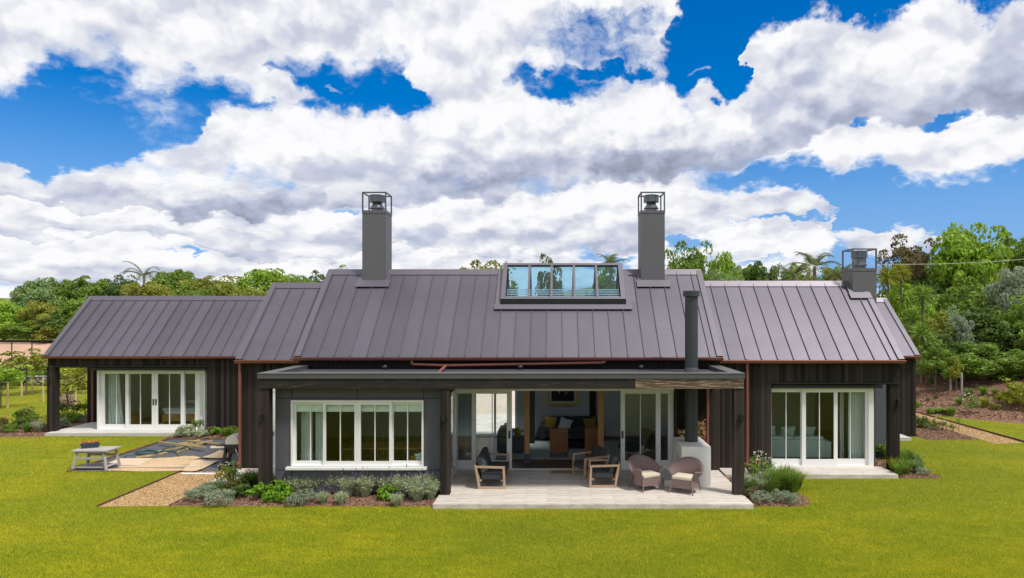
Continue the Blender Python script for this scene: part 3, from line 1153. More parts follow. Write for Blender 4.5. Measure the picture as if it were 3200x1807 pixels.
# ---------------------------------------------------------------- flat roof over the patio
fr_ = HB()
fr_.box(-7.45, 4.55, 18.07, 20.59, 2.80, 3.06)
fro = hpart('flat_roof', fr_, MAT['membrane'])
pp = HB()
pp.box(-7.78, 4.885, 17.74, 18.06, 3.037, 3.162)
pp.box(-7.78, -7.45, 18.062, 20.55, 2.80, 3.162)
pp.box(4.55, 4.885, 18.062, 20.55, 2.80, 3.162)
hpart('parapet', pp, MAT['fascia'], fro)
pc = HB()
pc.box(-7.792, 4.897, 17.728, 18.07, 3.1625, 3.178)
pc.box(-7.792, -7.44, 18.0705, 20.56, 3.1625, 3.178)
pc.box(4.54, 4.897, 18.0705, 20.56, 3.1625, 3.178)
hpart('parapet_cap', pc, MAT['parapet'], fro)
bm1 = HB(); bm1.bevel_box(-7.76, 2.04, 17.765, 18.06, 2.77, 3.035, .012)
hpart('beam', bm1, MAT['char'], fro)
bm2 = HB(); bm2.bevel_box(2.043, 4.87, 17.768, 18.06, 2.772, 3.033, .012)
hpart('beam', bm2, MAT['weathered_beam'], fro)['label'] = 'pale weathered end length of the patio beam'
bm3 = HB(); bm3.box(-7.74, -7.5, 18.062, 20.55, 2.77, 2.798); bm3.box(4.6, 4.86, 18.062, 20.55, 2.77, 2.798)
hpart('beam', bm3, MAT['char'], fro)
sf = HB(); sf.box(-7.45, 4.55, 18.1, 20.58, 2.782, 2.796)
hpart('soffit', sf, MAT['clad'], fro)
for X in (-5.1, -1.08, 2.5):
    v = HB(); v.lathe((X, 20.25, 3.06), [(.05, 0), (.05, .07), (.085, .075), (.08, .11), (.05, .14), (.01, .15)], 12)
    hpart('roof_vent', v, MAT['dark'], fro, smooth=True)

# rainwater pipes
def pipe(name, pts, r=.042, mat=None):
    b = HB(); b.tube(pts, r, 10)
    return hpart(name, b, mat or MAT['pipe'], smooth=True)


pipe('rain_pipe', [(wx(1287, 20.4), 20.40, 3.38), (wx(1287, 20.4), 20.40, 3.24), (wx(1287, 20.4) + .04, 20.40, 3.215), (wx(1390, 20.4), 20.40, 3.18), (wx(1395, 20.4), 20.40, 3.18), (wx(1890, 20.4) - .04, 20.40, 3.265), (wx(1890, 20.4), 20.40, 3.29), (wx(1890, 20.4), 20.40, 3.38)])
pipe('rain_pipe', [(wx(1394, 20.4), 20.36, 3.175), (wx(1366, 18.3), 18.35, 3.10)], .045)


def downpipe(x, y, z0, z1):
    b = HB(); b.tube([(x, y - .06, z1), (x, y - .06, z0)], .042, 10)
    for z in (z0 + .9, z0 + 1.9):
        if z < z1 - .2:
            b.cyl((x, y - .06, z), (x, y - .06, z + .05), .052, n=10)
    o = hpart('downpipe', b, MAT['pipe'], smooth=True)
    return o


downpipe(wx(752.6, 20.83), 20.83, 0.0, 3.33)
downpipe(wx(2333, 20.83), 20.83, -.05, 3.33)
downpipe(wx(2210.5, 20.55), 20.6, .0, 2.78)
downpipe(-20.23, 29.80, 0.02, 2.6)


# ---------------------------------------------------------------- chimneys
def chimney(x0, x1, y0, y1, zb, zc, zt, Pf, skirt=True):
    b = HB(); b.box(x0, x1, y0, y1, zb, zc - .1)
    ch = hpart('chimney', b, MAT['chimney'])
    c = HB(); c.box(x0 - .012, x1 + .012, y0 - .012, y1 + .012, zc - .1, zc - .004)
    hpart('chimney_cap', c, MAT['chimney'], ch)
    c = HB()
    t = .045
    for X in (x0 - .01, x1 + .01 - t):
        for Y in (y0 - .01, y1 + .01 - t):
            c.box(X, X + t, Y, Y + t, zc - .003, zt - t)
    c.box(x0 - .01, x1 + .01, y0 - .01, y0 - .01 + t, zt - t + .001, zt)
    c.box(x0 - .01, x1 + .01, y1 + .01 - t, y1 + .01, zt - t + .001, zt)
    c.box(x0 - .01, x0 - .01 + t, y0 - .009 + t, y1 + .009 - t, zt - t + .001, zt)
    c.box(x1 + .01 - t, x1 + .01, y0 - .009 + t, y1 + .009 - t, zt - t + .001, zt)
    hpart('cage', c, MAT['fascia'], ch)
    c = HB()
    h = zt - zc
    s = min(1.0, (x1 - x0) / .8)
    c.lathe(((x0 + x1) / 2, (y0 + y1) / 2, zc - .003), [(.20 * s, 0), (.20 * s, .09), (.262 * s, .10), (.262 * s, .115), (.17 * s, .24), (.16 * s, .34), (.16 * s, h - .30), (.262 * s, h - .295), (.262 * s, h - .06), (.22 * s, h - .045), (.0 + .02, h - .04)], 18)
    hpart('cowl', c, MAT['cowl'], ch, smooth=True)
    if skirt:
        c = HB()
        for (ya, yb_, xa, xb) in ((y0 - .26, y0 - .002, x0 - .16, x1 + .16), (y0 - .002, (y0 + y1) / 2 - .004, x0 - .12, x0 - .002), (y0 - .002, (y0 + y1) / 2 - .004, x1 + .002, x1 + .12)):
            lo, hi = .044, .062
            vs = [Pf(xa, ya, lo), Pf(xb, ya, lo), Pf(xb, yb_, lo), Pf(xa, yb_, lo), Pf(xa, ya, hi), Pf(xb, ya, hi), Pf(xb, yb_, hi), Pf(xa, yb_, hi)]
            c.add(vs, [(0, 3, 2, 1), (4, 5, 6, 7), (0, 1, 5, 4), (1, 2, 6, 5), (2, 3, 7, 6), (3, 0, 4, 7)])
        hpart('flashing', c, MAT['roof_trim'], ch)
    return ch


chimney(-6.583, -5.78, 23.1, 23.92, 5.2, 8.226, 8.85, PM)
chimney(2.847, 3.653, 23.1, 23.92, 5.2, 8.226, 8.85, PM)
chimney(10.0, 10.81, 23.08, 23.92, 2.4, 6.27, 6.93, PR, skirt=False)
c = HB(); c.box(9.92, 11.2, 23.06, 24.1, -.12, 2.75)
hpart('chimney_breast', c, MAT['panel'])
c = HB()
for (ya, yb_, xa, xb) in ((22.86, 23.078, 9.84, 10.56), (23.079, 23.49, 9.86, 9.998)):
    lo, hi = .052, .07
    vs = [PR(xa, ya, lo), PR(xb, ya, lo), PR(xb, yb_, lo), PR(xa, yb_, lo), PR(xa, ya, hi), PR(xb, ya, hi), PR(xb, yb_, hi), PR(xa, yb_, hi)]
    c.add(vs, [(0, 3, 2, 1), (4, 5, 6, 7), (0, 1, 5, 4), (1, 2, 6, 5), (2, 3, 7, 6), (3, 0, 4, 7)])
hpart('flashing', c, MAT['roof_trim'])

# ---------------------------------------------------------------- ridge skylight
sx0, sx1 = -1.83, 2.24
yb0, zb0, yt, zt = 22.22, 5.16, 23.46, 6.41
sl = Vector((0, yt - yb0, zt - zb0)).normalized()
sn = Vector((0, -sl.z, sl.y))


def SP(x, t, h=0.0):
    """on the front glazing plane: t metres up the slope"""
    return Vector((x, yb0, zb0)) + sl * t + sn * h


TL = math.hypot(yt - yb0, zt - zb0)
BYc = 2 * 23.5


def quad_slab(mb, x0, x1, t0, t1, h0, h1, both=True):
    vs = [SP(x0, t0, h0), SP(x1, t0, h0), SP(x1, t1, h0), SP(x0, t1, h0), SP(x0, t0, h1), SP(x1, t0, h1), SP(x1, t1, h1), SP(x0, t1, h1)]
    fs = [(0, 3, 2, 1), (4, 5, 6, 7), (0, 1, 5, 4), (1, 2, 6, 5), (2, 3, 7, 6), (3, 0, 4, 7)]
    mb.add(vs, fs)
    if both:
        mb.add([(v.x, BYc - v.y, v.z) for v in vs], fs)


sk = HB()
quad_slab(sk, sx0, sx0 + .15, 0, TL, 0, .07)
quad_slab(sk, sx1 - .15, sx1, 0, TL, 0, .07)
quad_slab(sk, sx0 + .15, sx1 - .15, 0, .10, 0, .068)
quad_slab(sk, sx0 + .15, sx1 - .15, TL - .10, TL, 0, .068)
pw_ = (sx1 - sx0 - .30) / 5
for i in range(1, 5):
    X = sx0 + .15 + pw_ * i
    quad_slab(sk, X - .035, X + .035, .10, TL - .10, 0, .066)
sk.box(sx0, sx1, yt + .001, BYc - yt - .001, zt - .03, zt + .05)
sko = hpart('skylight', sk, MAT['roof_trim'])
for i in range(5):
    vs = [SP(sx0 + .15 + pw_ * i + .036, .101, .02), SP(sx0 + .15 + pw_ * (i + 1) - .036, .101, .02), SP(sx0 + .15 + pw_ * (i + 1) - .036, TL - .101, .02), SP(sx0 + .15 + pw_ * i + .036, TL - .101, .02)]
    b = HB(); b.add(vs, [(0, 1, 2, 3)])
    hpart('pane', b, MAT['skyglass'], sko)
    b = HB(); b.add([(v.x, BYc - v.y, v.z) for v in vs], [(0, 1, 2, 3)])
    hpart('pane', b, MAT['skyglass'], sko)
kb = HB()                                     # kerb: solid sides and dark front upstand
kb.box(sx0 - .01, sx1 + .01, yb0 - .05, yb0 - .003, zb0 - .13, zb0 + .035)
hpart('kerb', kb, MAT['dark'], sko)
for X in (sx0 - .002, sx1 - .04):
    kb = HB()
    kb.prism([(yb0 - .0, zb0 - .25), (yt, zt - .25), (BYc - yt, zt - .25), (BYc - yb0, zb0 - .25), (BYc - yb0, zb0 - .002), (BYc - yt, zt - .003), (yt, zt - .003), (yb0, zb0 - .002)], 'x', X, X + .042)
    hpart('kerb', kb, MAT['roof_trim'], sko)
kb = HB()
for (ya, yb_, xa, xb) in ((yb0 - .22, yb0 - .052, sx0 - .2, sx1 + .2), (yb0 - .051, 23.49, sx0 - .17, sx0 - .012), (yb0 - .051, 23.49, sx1 + .012, sx1 + .17)):
    lo, hi = .046, .066
    vs = [PM(xa, ya, lo), PM(xb, ya, lo), PM(xb, yb_, lo), PM(xa, yb_, lo), PM(xa, ya, hi), PM(xb, ya, hi), PM(xb, yb_, hi), PM(xa, yb_, hi)]
    kb.add(vs, [(0, 3, 2, 1), (4, 5, 6, 7), (0, 1, 5, 4), (1, 2, 6, 5), (2, 3, 7, 6), (3, 0, 4, 7)])
hpart('flashing', kb, MAT['roof_trim'], sko)
for j in range(4):                           # pale blind slats behind the glass of the far slope
    b = HB()
    z = zb0 + .13 + j * .075
    y = yb0 + (z - zb0) * (yt - yb0) / (zt - zb0) + .12
    b.box(sx0 + .17, sx1 - .17, y - .02, y + .02, z - .016, z + .016)
    hpart('blind_slat', b, MAT['slat'], sko)


# ---------------------------------------------------------------- windows and sliding doors
def leaf(y, x0, x1, z0, z1, gx0, gx1, gz0, gz1, mull=None, handle=None, name='sliding_door', thick=.045, proud=0.0):
    """one framed leaf; glass opening gx0..gx1 x gz0..gz1"""
    b = HB()
    b.ring(x0, x1, z0, z1, y, y + thick, gx0 - x0, x1 - gx1, gz0 - z0, z1 - gz1)
    o = hpart(name, b, MAT['white'])
    g_ = HB()
    ym = y + thick * .5
    edges = [gx0] + ([mull] if mull else []) + [gx1]
    for a, c in zip(edges[:-1], edges[1:]):
        g2 = HB(); g2.box(a + (.0125 if a == mull else 0), c - (.0125 if c == mull else 0), ym - .003, ym + .003, gz0, gz1)
        hpart('pane', g2, MAT['glass'], o)
    if mull:
        g2 = HB(); g2.box(mull - .012, mull + .012, y + .004, y + thick - .004, gz0, gz1)
        hpart('glazing_bar', g2, MAT['white'], o)
    if handle:
        hx, hz0, hz1 = handle
        g2 = HB(); g2.box(hx - .028, hx + .028, y - .012, y - .001, hz0, hz1)
        hpart('handle', g2, MAT['dark'], o)
    return o


# bay window --------------------------------------------------------------
YB = 18.1
bx = lambda c: wx(750 + c / 2.646, YB)
bz = lambda c: wz(1100 + c / 2.646, YB)
zt_, zb_ = bz(400), bz(945)
gt, gb_ = bz(437), bz(905)
fw = HB()
fw.ring(bx(422), bx(1518), zb_, zt_, YB - .02, YB + .12, .05, .05, .03, .05)
bayw = hpart('window_frame', fw, MAT['white'])
fw = HB(); fw.bevel_box(bx(388), bx(1548), YB - .11, YB + .02, bz(971), bz(948), .006)
hpart('sill', fw, MAT['white'], bayw)
fi = .05
leaf(YB + .055, bx(422) + fi, bx(690), zb_ + .03, zt_ - fi, bx(458), bx(682), gb_, gt, bx(575), name='window_sash')
leaf(YB + .0, bx(686), bx(966), zb_ + .03, zt_ - fi, bx(710), bx(946), gb_, gt, bx(828), name='window_sash')
leaf(YB + .0, bx(967.5), bx(1258), zb_ + .03, zt_ - fi, bx(998), bx(1233), gb_, gt, bx(1115), name='window_sash')
leaf(YB + .055, bx(1256), bx(1518) - fi, zb_ + .03, zt_ - fi, bx(1265), bx(1500), gb_, gt, bx(1381), name='window_sash')
# grey wall panels round it, joints open
XA, XB_ = -7.48, -3.06
JX = [XA, bx(425), bx(970), bx(1518), XB_]
JZ = [-.02, wz(1512.7, YB), wz(1470, YB), wz(1244.7, YB), 2.765]
back = HB()
back.box(XA, bx(422) + .02, YB + .045, YB + .17, -.1, 2.76)
back.box(bx(1518) - .02, XB_, YB + .045, YB + .17, -.1, 2.76)
back.box(bx(422) + .02, bx(1518) - .02, YB + .045, YB + .17, -.1, zb_ - .01)
back.box(bx(422) + .02, bx(1518) - .02, YB + .045, YB + .17, zt_ + .005, 2.76)
bayo = hpart('wall', back, MAT['black'])
gp = .009


def bpanel(x0, x1, z0, z1):
    b = HB(); b.box(x0 + gp, x1 - gp, YB + .02, YB + .044, z0 + gp, z1 - gp)
    hpart('wall_panel', b, MAT['panel'], bayo)


for i in range(4):
    bpanel(JX[i], JX[i + 1], JZ[3], JZ[4])
    bpanel(JX[i], JX[i + 1], JZ[1], JZ[2])
bpanel(JX[0], JX[2], JZ[0], JZ[1])
bpanel(JX[2], JX[4], JZ[0], JZ[1])
for (a, c) in ((JX[0], bx(422)), (bx(1518), JX[4])):
    bpanel(a, c, JZ[2], JZ[3])
b = HB()
b.box(bx(422), bx(1518), YB + .022, YB + .043, JZ[2] + gp, zb_ - .012)
b.box(bx(422), bx(1518), YB + .022, YB + .043, zt_ + .004, JZ[3] - gp)
hpart('wall_panel', b, MAT['panel'], bayo)
b = HB(); b.box(-7.48, -7.36, YB + .171, 20.6, -.1, 2.76)
hpart('wall', b, MAT['panel'])
# side slider of the bay, facing the patio
b = HB()
XS = -3.06
b.box(XS - .06, XS + .02, YB + .18, YB + .30, 0.004, 2.44)
b.box(XS - .06, XS + .02, 20.50, 20.60, 0.004, 2.44)
b.box(XS - .06, XS + .02, YB + .301, 20.499, 2.33, 2.44)
b.box(XS - .06, XS + .02, YB + .301, 20.499, 0.004, .17)
b.box(XS - .06, XS + .02, 19.40, 19.50, .171, 2.329)
sd_ = hpart('sliding_door', b, MAT['white'])
b = HB(); b.box(XS - .023, XS - .017, YB + .30, 19.40, .17, 2.33); b.box(XS - .023, XS - .017, 19.50, 20.50, .17, 2.33)
hpart('pane', b, MAT['glass'], sd_)
b = HB(); b.box(XS + .021, XS + .035, 19.42, 19.47, .95, 1.15)
hpart('handle', b, MAT['dark'], sd_)
b = HB(); b.box(XS - .08, XS + .05, YB + .18, 20.6, .001, .0035)
hpart('door_track', b, MAT['white'])
b = HB(); b.box(-7.36, XS - .07, YB + .171, 20.6, 2.46, 2.76)
hpart('ceiling', b, MAT['ceiling'])

# main opening ----------------------------------------------------------------
YD = 20.66
mx = lambda c: wx(1350 + c / 2.646, YD)
mx5 = lambda c: wx(1900 + c / 2.645, YD)
top, gtop, gbot = 2.43, wz(1231, YD), wz(1440, YD)
leaf(YD + .06, -3.05, mx(334), .02, top - .04, mx(207), mx(326), gbot, gtop)
leaf(YD, mx(328), mx(660), .02, top - .04, mx(362), mx(619), gbot, gtop, mx(497), handle=(mx(640), .95, 1.18))
leaf(YD, mx5(105), mx5(435), .02, top - .04, mx5(140), mx5(395), gbot, gtop, mx5(268), handle=(mx5(120), .95, 1.18))
leaf(YD + .06, mx5(432), mx5(545), .02, top - .04, mx5(436), mx5(500), gbot, gtop)
b = HB(); b.box(-3.06, mx5(545), YD - .02, YD + .12, top - .039, top + .03)
hpart('door_head', b, MAT['white'])
b = HB(); b.box(-3.06, mx5(545), YD - .03, YD + .12, .002, .018)
hpart('door_track', b, MAT['white'])
b = HB(); b.box(mx(660), mx5(105), YD + .125, YD + .17, .0, .02)
hpart('threshold', b, MAT['oak'])

# right wing doors --------------------------------------------------------------
YR_ = 21.1
rx = lambda c: wx(2300 + c / 2.424, YR_)
rz_ = lambda c: wz(1050 + c / 2.424, YR_)
rt, rg_t, rg_b = 2.425, rz_(428), rz_(935)
b = HB()
b.ring(rx(255), rx(1043), 0.0, rt, YR_ - .01, YR_ + .13, .05, .16, .04, .06)
hpart('door_frame', b, MAT['white'])
leaf(YR_ + .06, rx(255) + .05, rx(527), .041, rt - .061, rx(275), rx(495), rg_b, rg_t, rx(385))
leaf(YR_ + .0, rx(500), rx(770), .041, rt - .061, rx(530), rx(742), rg_b, rg_t, rx(633))
leaf(YR_ + .06, rx(752), rx(1043) - .16, .041, rt - .061, rx(775), rx(985), rg_b, rg_t, rx(873))
b = HB(); b.box(rx(250), rx(264), YR_ - .035, YR_ - .011, rz_(770), rz_(715))
hpart('handle', b, MAT['dark'])

# left wing doors -----------------------------------------------------------------
YL = 27.8
lx = lambda c: wx(c / 2.91, YL)
lt, lg_t, lg_b = 2.41, wz(1168.7, YL), wz(1327, YL)
b = HB(); b.ring(lx(883), lx(1865), 0.0, lt, YL - .01, YL + .13, .09, .06, .04, .05)
hpart('door_frame', b, MAT['white'])
leaf(YL + .06, lx(883) + .09, lx(1175), .041, lt - .051, lx(943), lx(1140), lg_b, lg_t, lx(1050))
leaf(YL, lx(1140), lx(1406), .041, lt - .051, lx(1170), lx(1380), lg_b, lg_t, lx(1275), handle=(lx(1395), 1.0, 1.25))
leaf(YL, lx(1408), lx(1675), .041, lt - .051, lx(1435), lx(1643), lg_b, lg_t, lx(1540), handle=(lx(1419), 1.0, 1.25))
leaf(YL + .06, lx(1650), lx(1865) - .06, .041, lt - .051, lx(1677), lx(1767), lg_b, lg_t)
b = HB(); b.box(lx(1812), lx(1850), YL + .03, YL + .036, lg_b, lg_t)
hpart('pane', b, MAT['glass'])

# indoor timber posts (part of the frame of the house)
for px0, px1 in ((1638.5, 1654.5), (1869, 1886.5)):
    b = HB(); b.box(wx(px0, 21.55), wx(px1, 21.55), 21.55, 21.72, .30, 2.9)
    po = hpart('indoor_post', b, MAT['oak'])
    b = HB(); b.box(wx(px0, 21.55), wx(px1, 21.55), 21.552, 21.718, -.003, .299)
    hpart('post_base', b, MAT['navy'], po)
for p0_, p1_, Y_ in ((1655, 1671, 24.8), (1843, 1862, 26.2)):
    b = HB(); b.box(wx(p0_, Y_), wx(p1_, Y_), Y_, Y_ + .14, 0, 3.0)
    hpart('indoor_post', b, MAT['char'])

# ================================================================== things indoors
MAT.update(
    charcoal_cloth=M('charcoal_cloth', (.045, .048, .055), .95, var=.12, vscale=20),
    grey_cloth=M('grey_cloth', (.085, .09, .10), .95, var=.12, vscale=20),
    teal_cloth=M('pale_teal_cloth', (.45, .56, .56), .95, var=.08, vscale=8),
    white_cloth=M('white_cloth', (.66, .63, .58), .95, var=.06, vscale=6),
    cream_cloth=M('cream_cloth', (.60, .53, .43), .9, var=.05, vscale=6),
    mustard=M('mustard_cloth', (.30, .19, .025), .95, var=.1, vscale=10),
    leather=M('tan_leather', (.24, .085, .022), .5, var=.25, vscale=5, bump=.1, bscale=30),
    rug=M('pale_rug', (.36, .34, .31), .98, var=.1, vscale=20),
    gold=M('gilt_frame', (.55, .36, .08), .4, metal=.5),
    teak=M('pale_teak', (.42, .29, .19), .65, var=.15, vscale=5, vstretch=(4, 4, 1)),
    wicker=M('mauve_brown_wicker', (.20, .138, .135), .7, var=.15, vscale=30, bump=.8, bscale=70),
    mint=M('patterned_mint_cloth', (.70, .74, .70), .9, color2=(.22, .42, .38), c2scale=14, c2range=(.5, .55)),
    basket=M('orange_basket', (.35, .16, .04), .8, var=.3, vscale=12),
    bedding=M('green_white_bedding', (.72, .76, .73), .95, var=.08, vscale=4),
    mat_brown=M('coir_doormat', (.30, .19, .09), .98, var=.2, vscale=20),
)


def curtain(x0, x1, y, z0, z1, folds, amp, label, mat=None, spread=0.0):
    n = folds * 8
    vs, fs = [], []
    for j in range(9):
        t = j / 8
        z = z1 + (z0 - z1) * t
        for i in range(n + 1):
            s = i / n
            X = x0 + (x1 - x0) * s + spread * t * t * s
            Y = y + amp * math.sin(s * folds * 2 * math.pi + .6 * math.sin(3 * t)) * (.7 + .3 * t) + .015 * math.sin(9 * s)
            vs.append((X, Y, z))
    for j in range(8):
        for i in range(n):
            a = j * (n + 1) + i
            fs.append((a, a + 1, a + n + 2, a + n + 1))
    c = ((x0 + x1) / 2, y, z0)
    o = MB(c).add(vs, fs).build('curtain', mat or MAT['curtain'], smooth=True, loc=c)
    tag(o, label, 'curtain')
    return o


curtain(wx(335, 28.1), wx(372, 28.1), 28.12, .02, 2.42, 5, .05, 'pale green curtain hanging at the porch end of the bedroom sliding doors', spread=.22)
curtain(wx(627, 28.15), wx(640, 28.15), 28.12, .02, 2.42, 3, .04, 'narrow pale curtain hanging at the inner end of the bedroom sliding doors')
curtain(wx(2652, 21.4), wx(2702, 21.4), 21.42, .02, 2.42, 6, .05, 'pale green curtain gathered behind the last pane of the sitting room wing doors')
curtain(wx(2627, 21.8), wx(2640, 21.8), 21.85, .02, 2.42, 2, .04, 'slim half-drawn curtain behind the sitting room wing doors')
curtain(bx(465), bx(560), 18.42, .62, 2.4, 4, .04, 'greenish curtain in the corner of the bay window')
curtain(bx(588), bx(672), 18.42, .62, 2.4, 4, .04, 'grey-green curtain beside the glazing bar of the bay window')
for a, b_ in ((458, 682), (710, 946), (998, 1233), (1265, 1500)):
    o = MB((bx((a + b_) / 2), 18.24, 2.0))
    for k in range(3):
        o.bevel_box(bx(a) - .02, bx(b_) + .02, 18.205 + .012 * k, 18.25 + .012 * k, bz(500) + .03 * k, 2.42 - .02 * k, .008)
    o = o.build('roman_blind', MAT['blind'], loc=(bx((a + b_) / 2), 18.24, 2.0))
    tag(o, 'pale green roman blind folded up behind the top of the bay window', 'blind', 'roman blinds in the bay window')


def cushion_mesh(w, h, t, mat, name='cushion'):
    b = MB()
    n = 8
    vs, fs = [], []
    for side in (1, -1):
        for j in range(n + 1):
            for i in range(n + 1):
                u, v = i / n * 2 - 1, j / n * 2 - 1
                k = (1 - u ** 4) * (1 - v ** 4)
                pinch = 1 - .10 * (1 - abs(u)) * abs(v) ** 2 - .0
                pinch2 = 1 - .10 * (1 - abs(v)) * abs(u) ** 2
                vs.append((u * w / 2 * pinch2, side * t / 2 * k ** .5, v * h / 2 * pinch))
    m_ = (n + 1) ** 2
    for s in (0, 1):
        for j in range(n):
            for i in range(n):
                a = s * m_ + j * (n + 1) + i
                fs.append((a, a + 1, a + n + 2, a + n + 1))
    return b.add(vs, fs).mesh(name, mat, True)


def cushion(loc, rot, w, h, t, mat, label):
    o = link('cushion', cushion_mesh(w, h, t, mat), None, loc, rot)
    return tag(o, label, 'cushion')


def soft_box(x0, x1, y0, y1, z0, z1, b=.04):
    return MB().bevel_box(x0, x1, y0, y1, z0, z1, b)


def sofa(label, loc, rz, w, d, mat, seats=2, back=.80):
    t = thing('sofa', label, 'sofa', loc, rz)
    soft_box(-w / 2 + .18, w / 2 - .18, -d / 2 + .02, d / 2 - .2, .12, .30).build('base', mat, t)
    soft_box(-w / 2, -w / 2 + .18, -d / 2, d / 2, .06, .58).build('arm', mat, t)
    soft_box(w / 2 - .18, w / 2, -d / 2, d / 2, .06, .58).build('arm', mat, t)
    soft_box(-w / 2 + .18, w / 2 - .18, d / 2 - .2, d / 2, .06, back - .08).build('backrest', mat, t)
    sw = (w - .36) / seats
    for i in range(seats):
        a = -w / 2 + .18 + sw * i
        soft_box(a + .005, a + sw - .005, -d / 2, d / 2 - .3, .30, .46, .05).build('seat_cushion', mat, t, True)
        soft_box(a + .005, a + sw - .005, d / 2 - .38, d / 2 - .14, .46, back + .02, .07).build('back_cushion', mat, t, True)
    return t


sofa('long charcoal sofa under the gilt-framed painting', (.55, 25.8, 0), 0, 2.35, .95, MAT['charcoal_cloth'])
sofa('grey sofa standing side-on behind the navy-footed timber post', (-1.55, 23.9, 0), R(90), 1.7, .95, MAT['grey_cloth'])
cushion((-.25, 25.62, .62), (R(-15), R(8), 0), .48, .48, .16, MAT['mustard'], 'mustard cushion on the long charcoal sofa, next to the white cushion')
cushion((.32, 25.45, .60), (R(-20), R(18), 0), .48, .46, .16, MAT['white_cloth'], 'white cushion leaning on the long charcoal sofa')
cushion((1.25, 25.55, .60), (R(-15), R(-10), 0), .48, .46, .16, MAT['mustard'], 'mustard cushion on the long charcoal sofa, behind the leather chair by the post')
cushion((-1.35, 23.6, .60), (R(-10), 0, R(75)), .44, .42, .15, MAT['mustard'], 'mustard cushion on the grey sofa')


def leather_chair(label, x0, x1, y):
    t = thing('armchair', label, 'armchair', ((x0 + x1) / 2, y + .35, 0), 0, 'leather chairs facing the sofa')
    w = x1 - x0
    soft_box(-w / 2, w / 2, -.36, -.24, .18, .94, .03).build('backrest', MAT['leather'], t, True)
    soft_box(-w / 2 + .02, w / 2 - .02, -.235, .34, .26, .44, .04).build('seat', MAT['leather'], t, True)
    for sx in (-1, 1):
        for sy in (-.3, .28):
            MB().bar((sx * (w / 2 - .05), sy, 0), (sx * (w / 2 - .06), sy, .26 if sy > 0 else .18), .035, .035).build('leg', MAT['char'], t)
    return t


leather_chair('tan leather chair seen from behind, in front of the white cushion', wx(1718, 22.4), wx(1775, 22.4), 22.4)
leather_chair('tan leather chair seen from behind, partly behind a timber post', wx(1828, 22.5), wx(1885, 22.5), 22.5)
t = thing('coffee_table', 'low dark coffee table between the sofas and leather chairs', 'coffee table', (.65, 24.2, 0))
MB().bevel_box(-.6, .6, -.4, .4, .36, .42, .008).build('table_top', MAT['dark'], t)
MB().bevel_box(-.55, .55, -.35, .35, .12, .15, .005).build('shelf', MAT['dark'], t)
for sx in (-.55, .55):
    for sy in (-.35, .35):
        MB().box(sx - .025, sx + .025, sy - .025, sy + .025, 0, .36).build('leg', MAT['dark'], t)
o = soft_box(-2.0, 2.4, 22.15, 25.3, -.003, .010, .004).build('rug', MAT['rug'])
tag(o, 'large pale rug under the living room seating', 'rug')
# painting
P0x, P1x, PZ = wx(1713, 26.3), wx(1804, 26.3), wz(1264, 26.3)
pt = thing('painting', 'dark landscape painting in a gilt frame above the sofa', 'painting', ((P0x + P1x) / 2, 26.34, PZ))
pwid = (P1x - P0x) / 2
MB().ring(-pwid, pwid, 0, .95, -.06, -.002, .07, .07, .07, .07).build('frame', MAT['gold'], pt)
MB().ring(-pwid + .071, pwid - .071, .071, .879, -.04, -.003, .05, .05, .05, .05).build('mount', MAT['white_cloth'], pt)
MAT['canvas'] = M('dark_canvas', (.012, .016, .010), .7, color2=(.07, .07, .05), c2scale=3.5, c2range=(.52, .7))
MB().box(-pwid + .121, pwid - .121, -.03, -.004, .121, .829).build('canvas', MAT['canvas'], pt)
sv = MB()
sv.tube([(-.22, -.031, .62), (-.16, -.031, .52), (-.10, -.031, .40)], [.03, .025, .008], 6)
sv.tube([(.02, -.031, .64), (.12, -.031, .56), (.16, -.031, .47), (.06, -.031, .36)], [.03, .03, .025, .008], 6)
sv.build('brush_stroke', MAT['white_cloth'], pt)

# dark lounge chair right of the opening, and one in the dining end
t = thing('lounge_chair', 'low dark lounge chair behind the sliding door by the firewood', 'chair', (2.55, 22.6, 0), R(-70))
soft_box(-.36, .36, -.4, .35, .22, .40, .06).build('seat', MAT['charcoal_cloth'], t, True)
b = MB(); b.bar((0, .3, .30), (0, .55, .88), .72, .14, (0, 1, 0)); b.build('backrest', MAT['charcoal_cloth'], t)
for sx in (-.3, .3):
    for sy in (-.3, .3):
        MB().cyl((sx, sy, 0), (sx * .9, sy * .9, .24), .018).build('leg', MAT['dark'], t)


def dining_chair(label, x, y, rz):
    t = thing('dining_chair', label, 'chair', (x, y, 0), rz, 'wooden chairs at the dining table')
    soft_box(-.22, .22, -.22, .2, .43, .47, .015).build('seat', MAT['oak'], t)
    b = MB()
    pts = [(.24 * math.sin(a), .20 + .05 - .12 * (1 - math.cos(a)), .82) for a in [R(-80 + 20 * i) for i in range(9)]]
    b.tube(pts, .025, 8)
    b.build('backrest', MAT['oak'], t, True)
    for i in range(-2, 3):
        MB().cyl((.08 * i, .19, .46), (.09 * i, .24 - .01 * abs(i), .81), .010, n=6).build('spindle', MAT['oak'], t)
    for sx in (-1, 1):
        for sy in (-1, 1):
            MB().cyl((sx * .21, sy * .2, 0), (sx * .17, sy * .16, .44), .014, .02, n=8).build('leg', MAT['oak'], t)
    return t


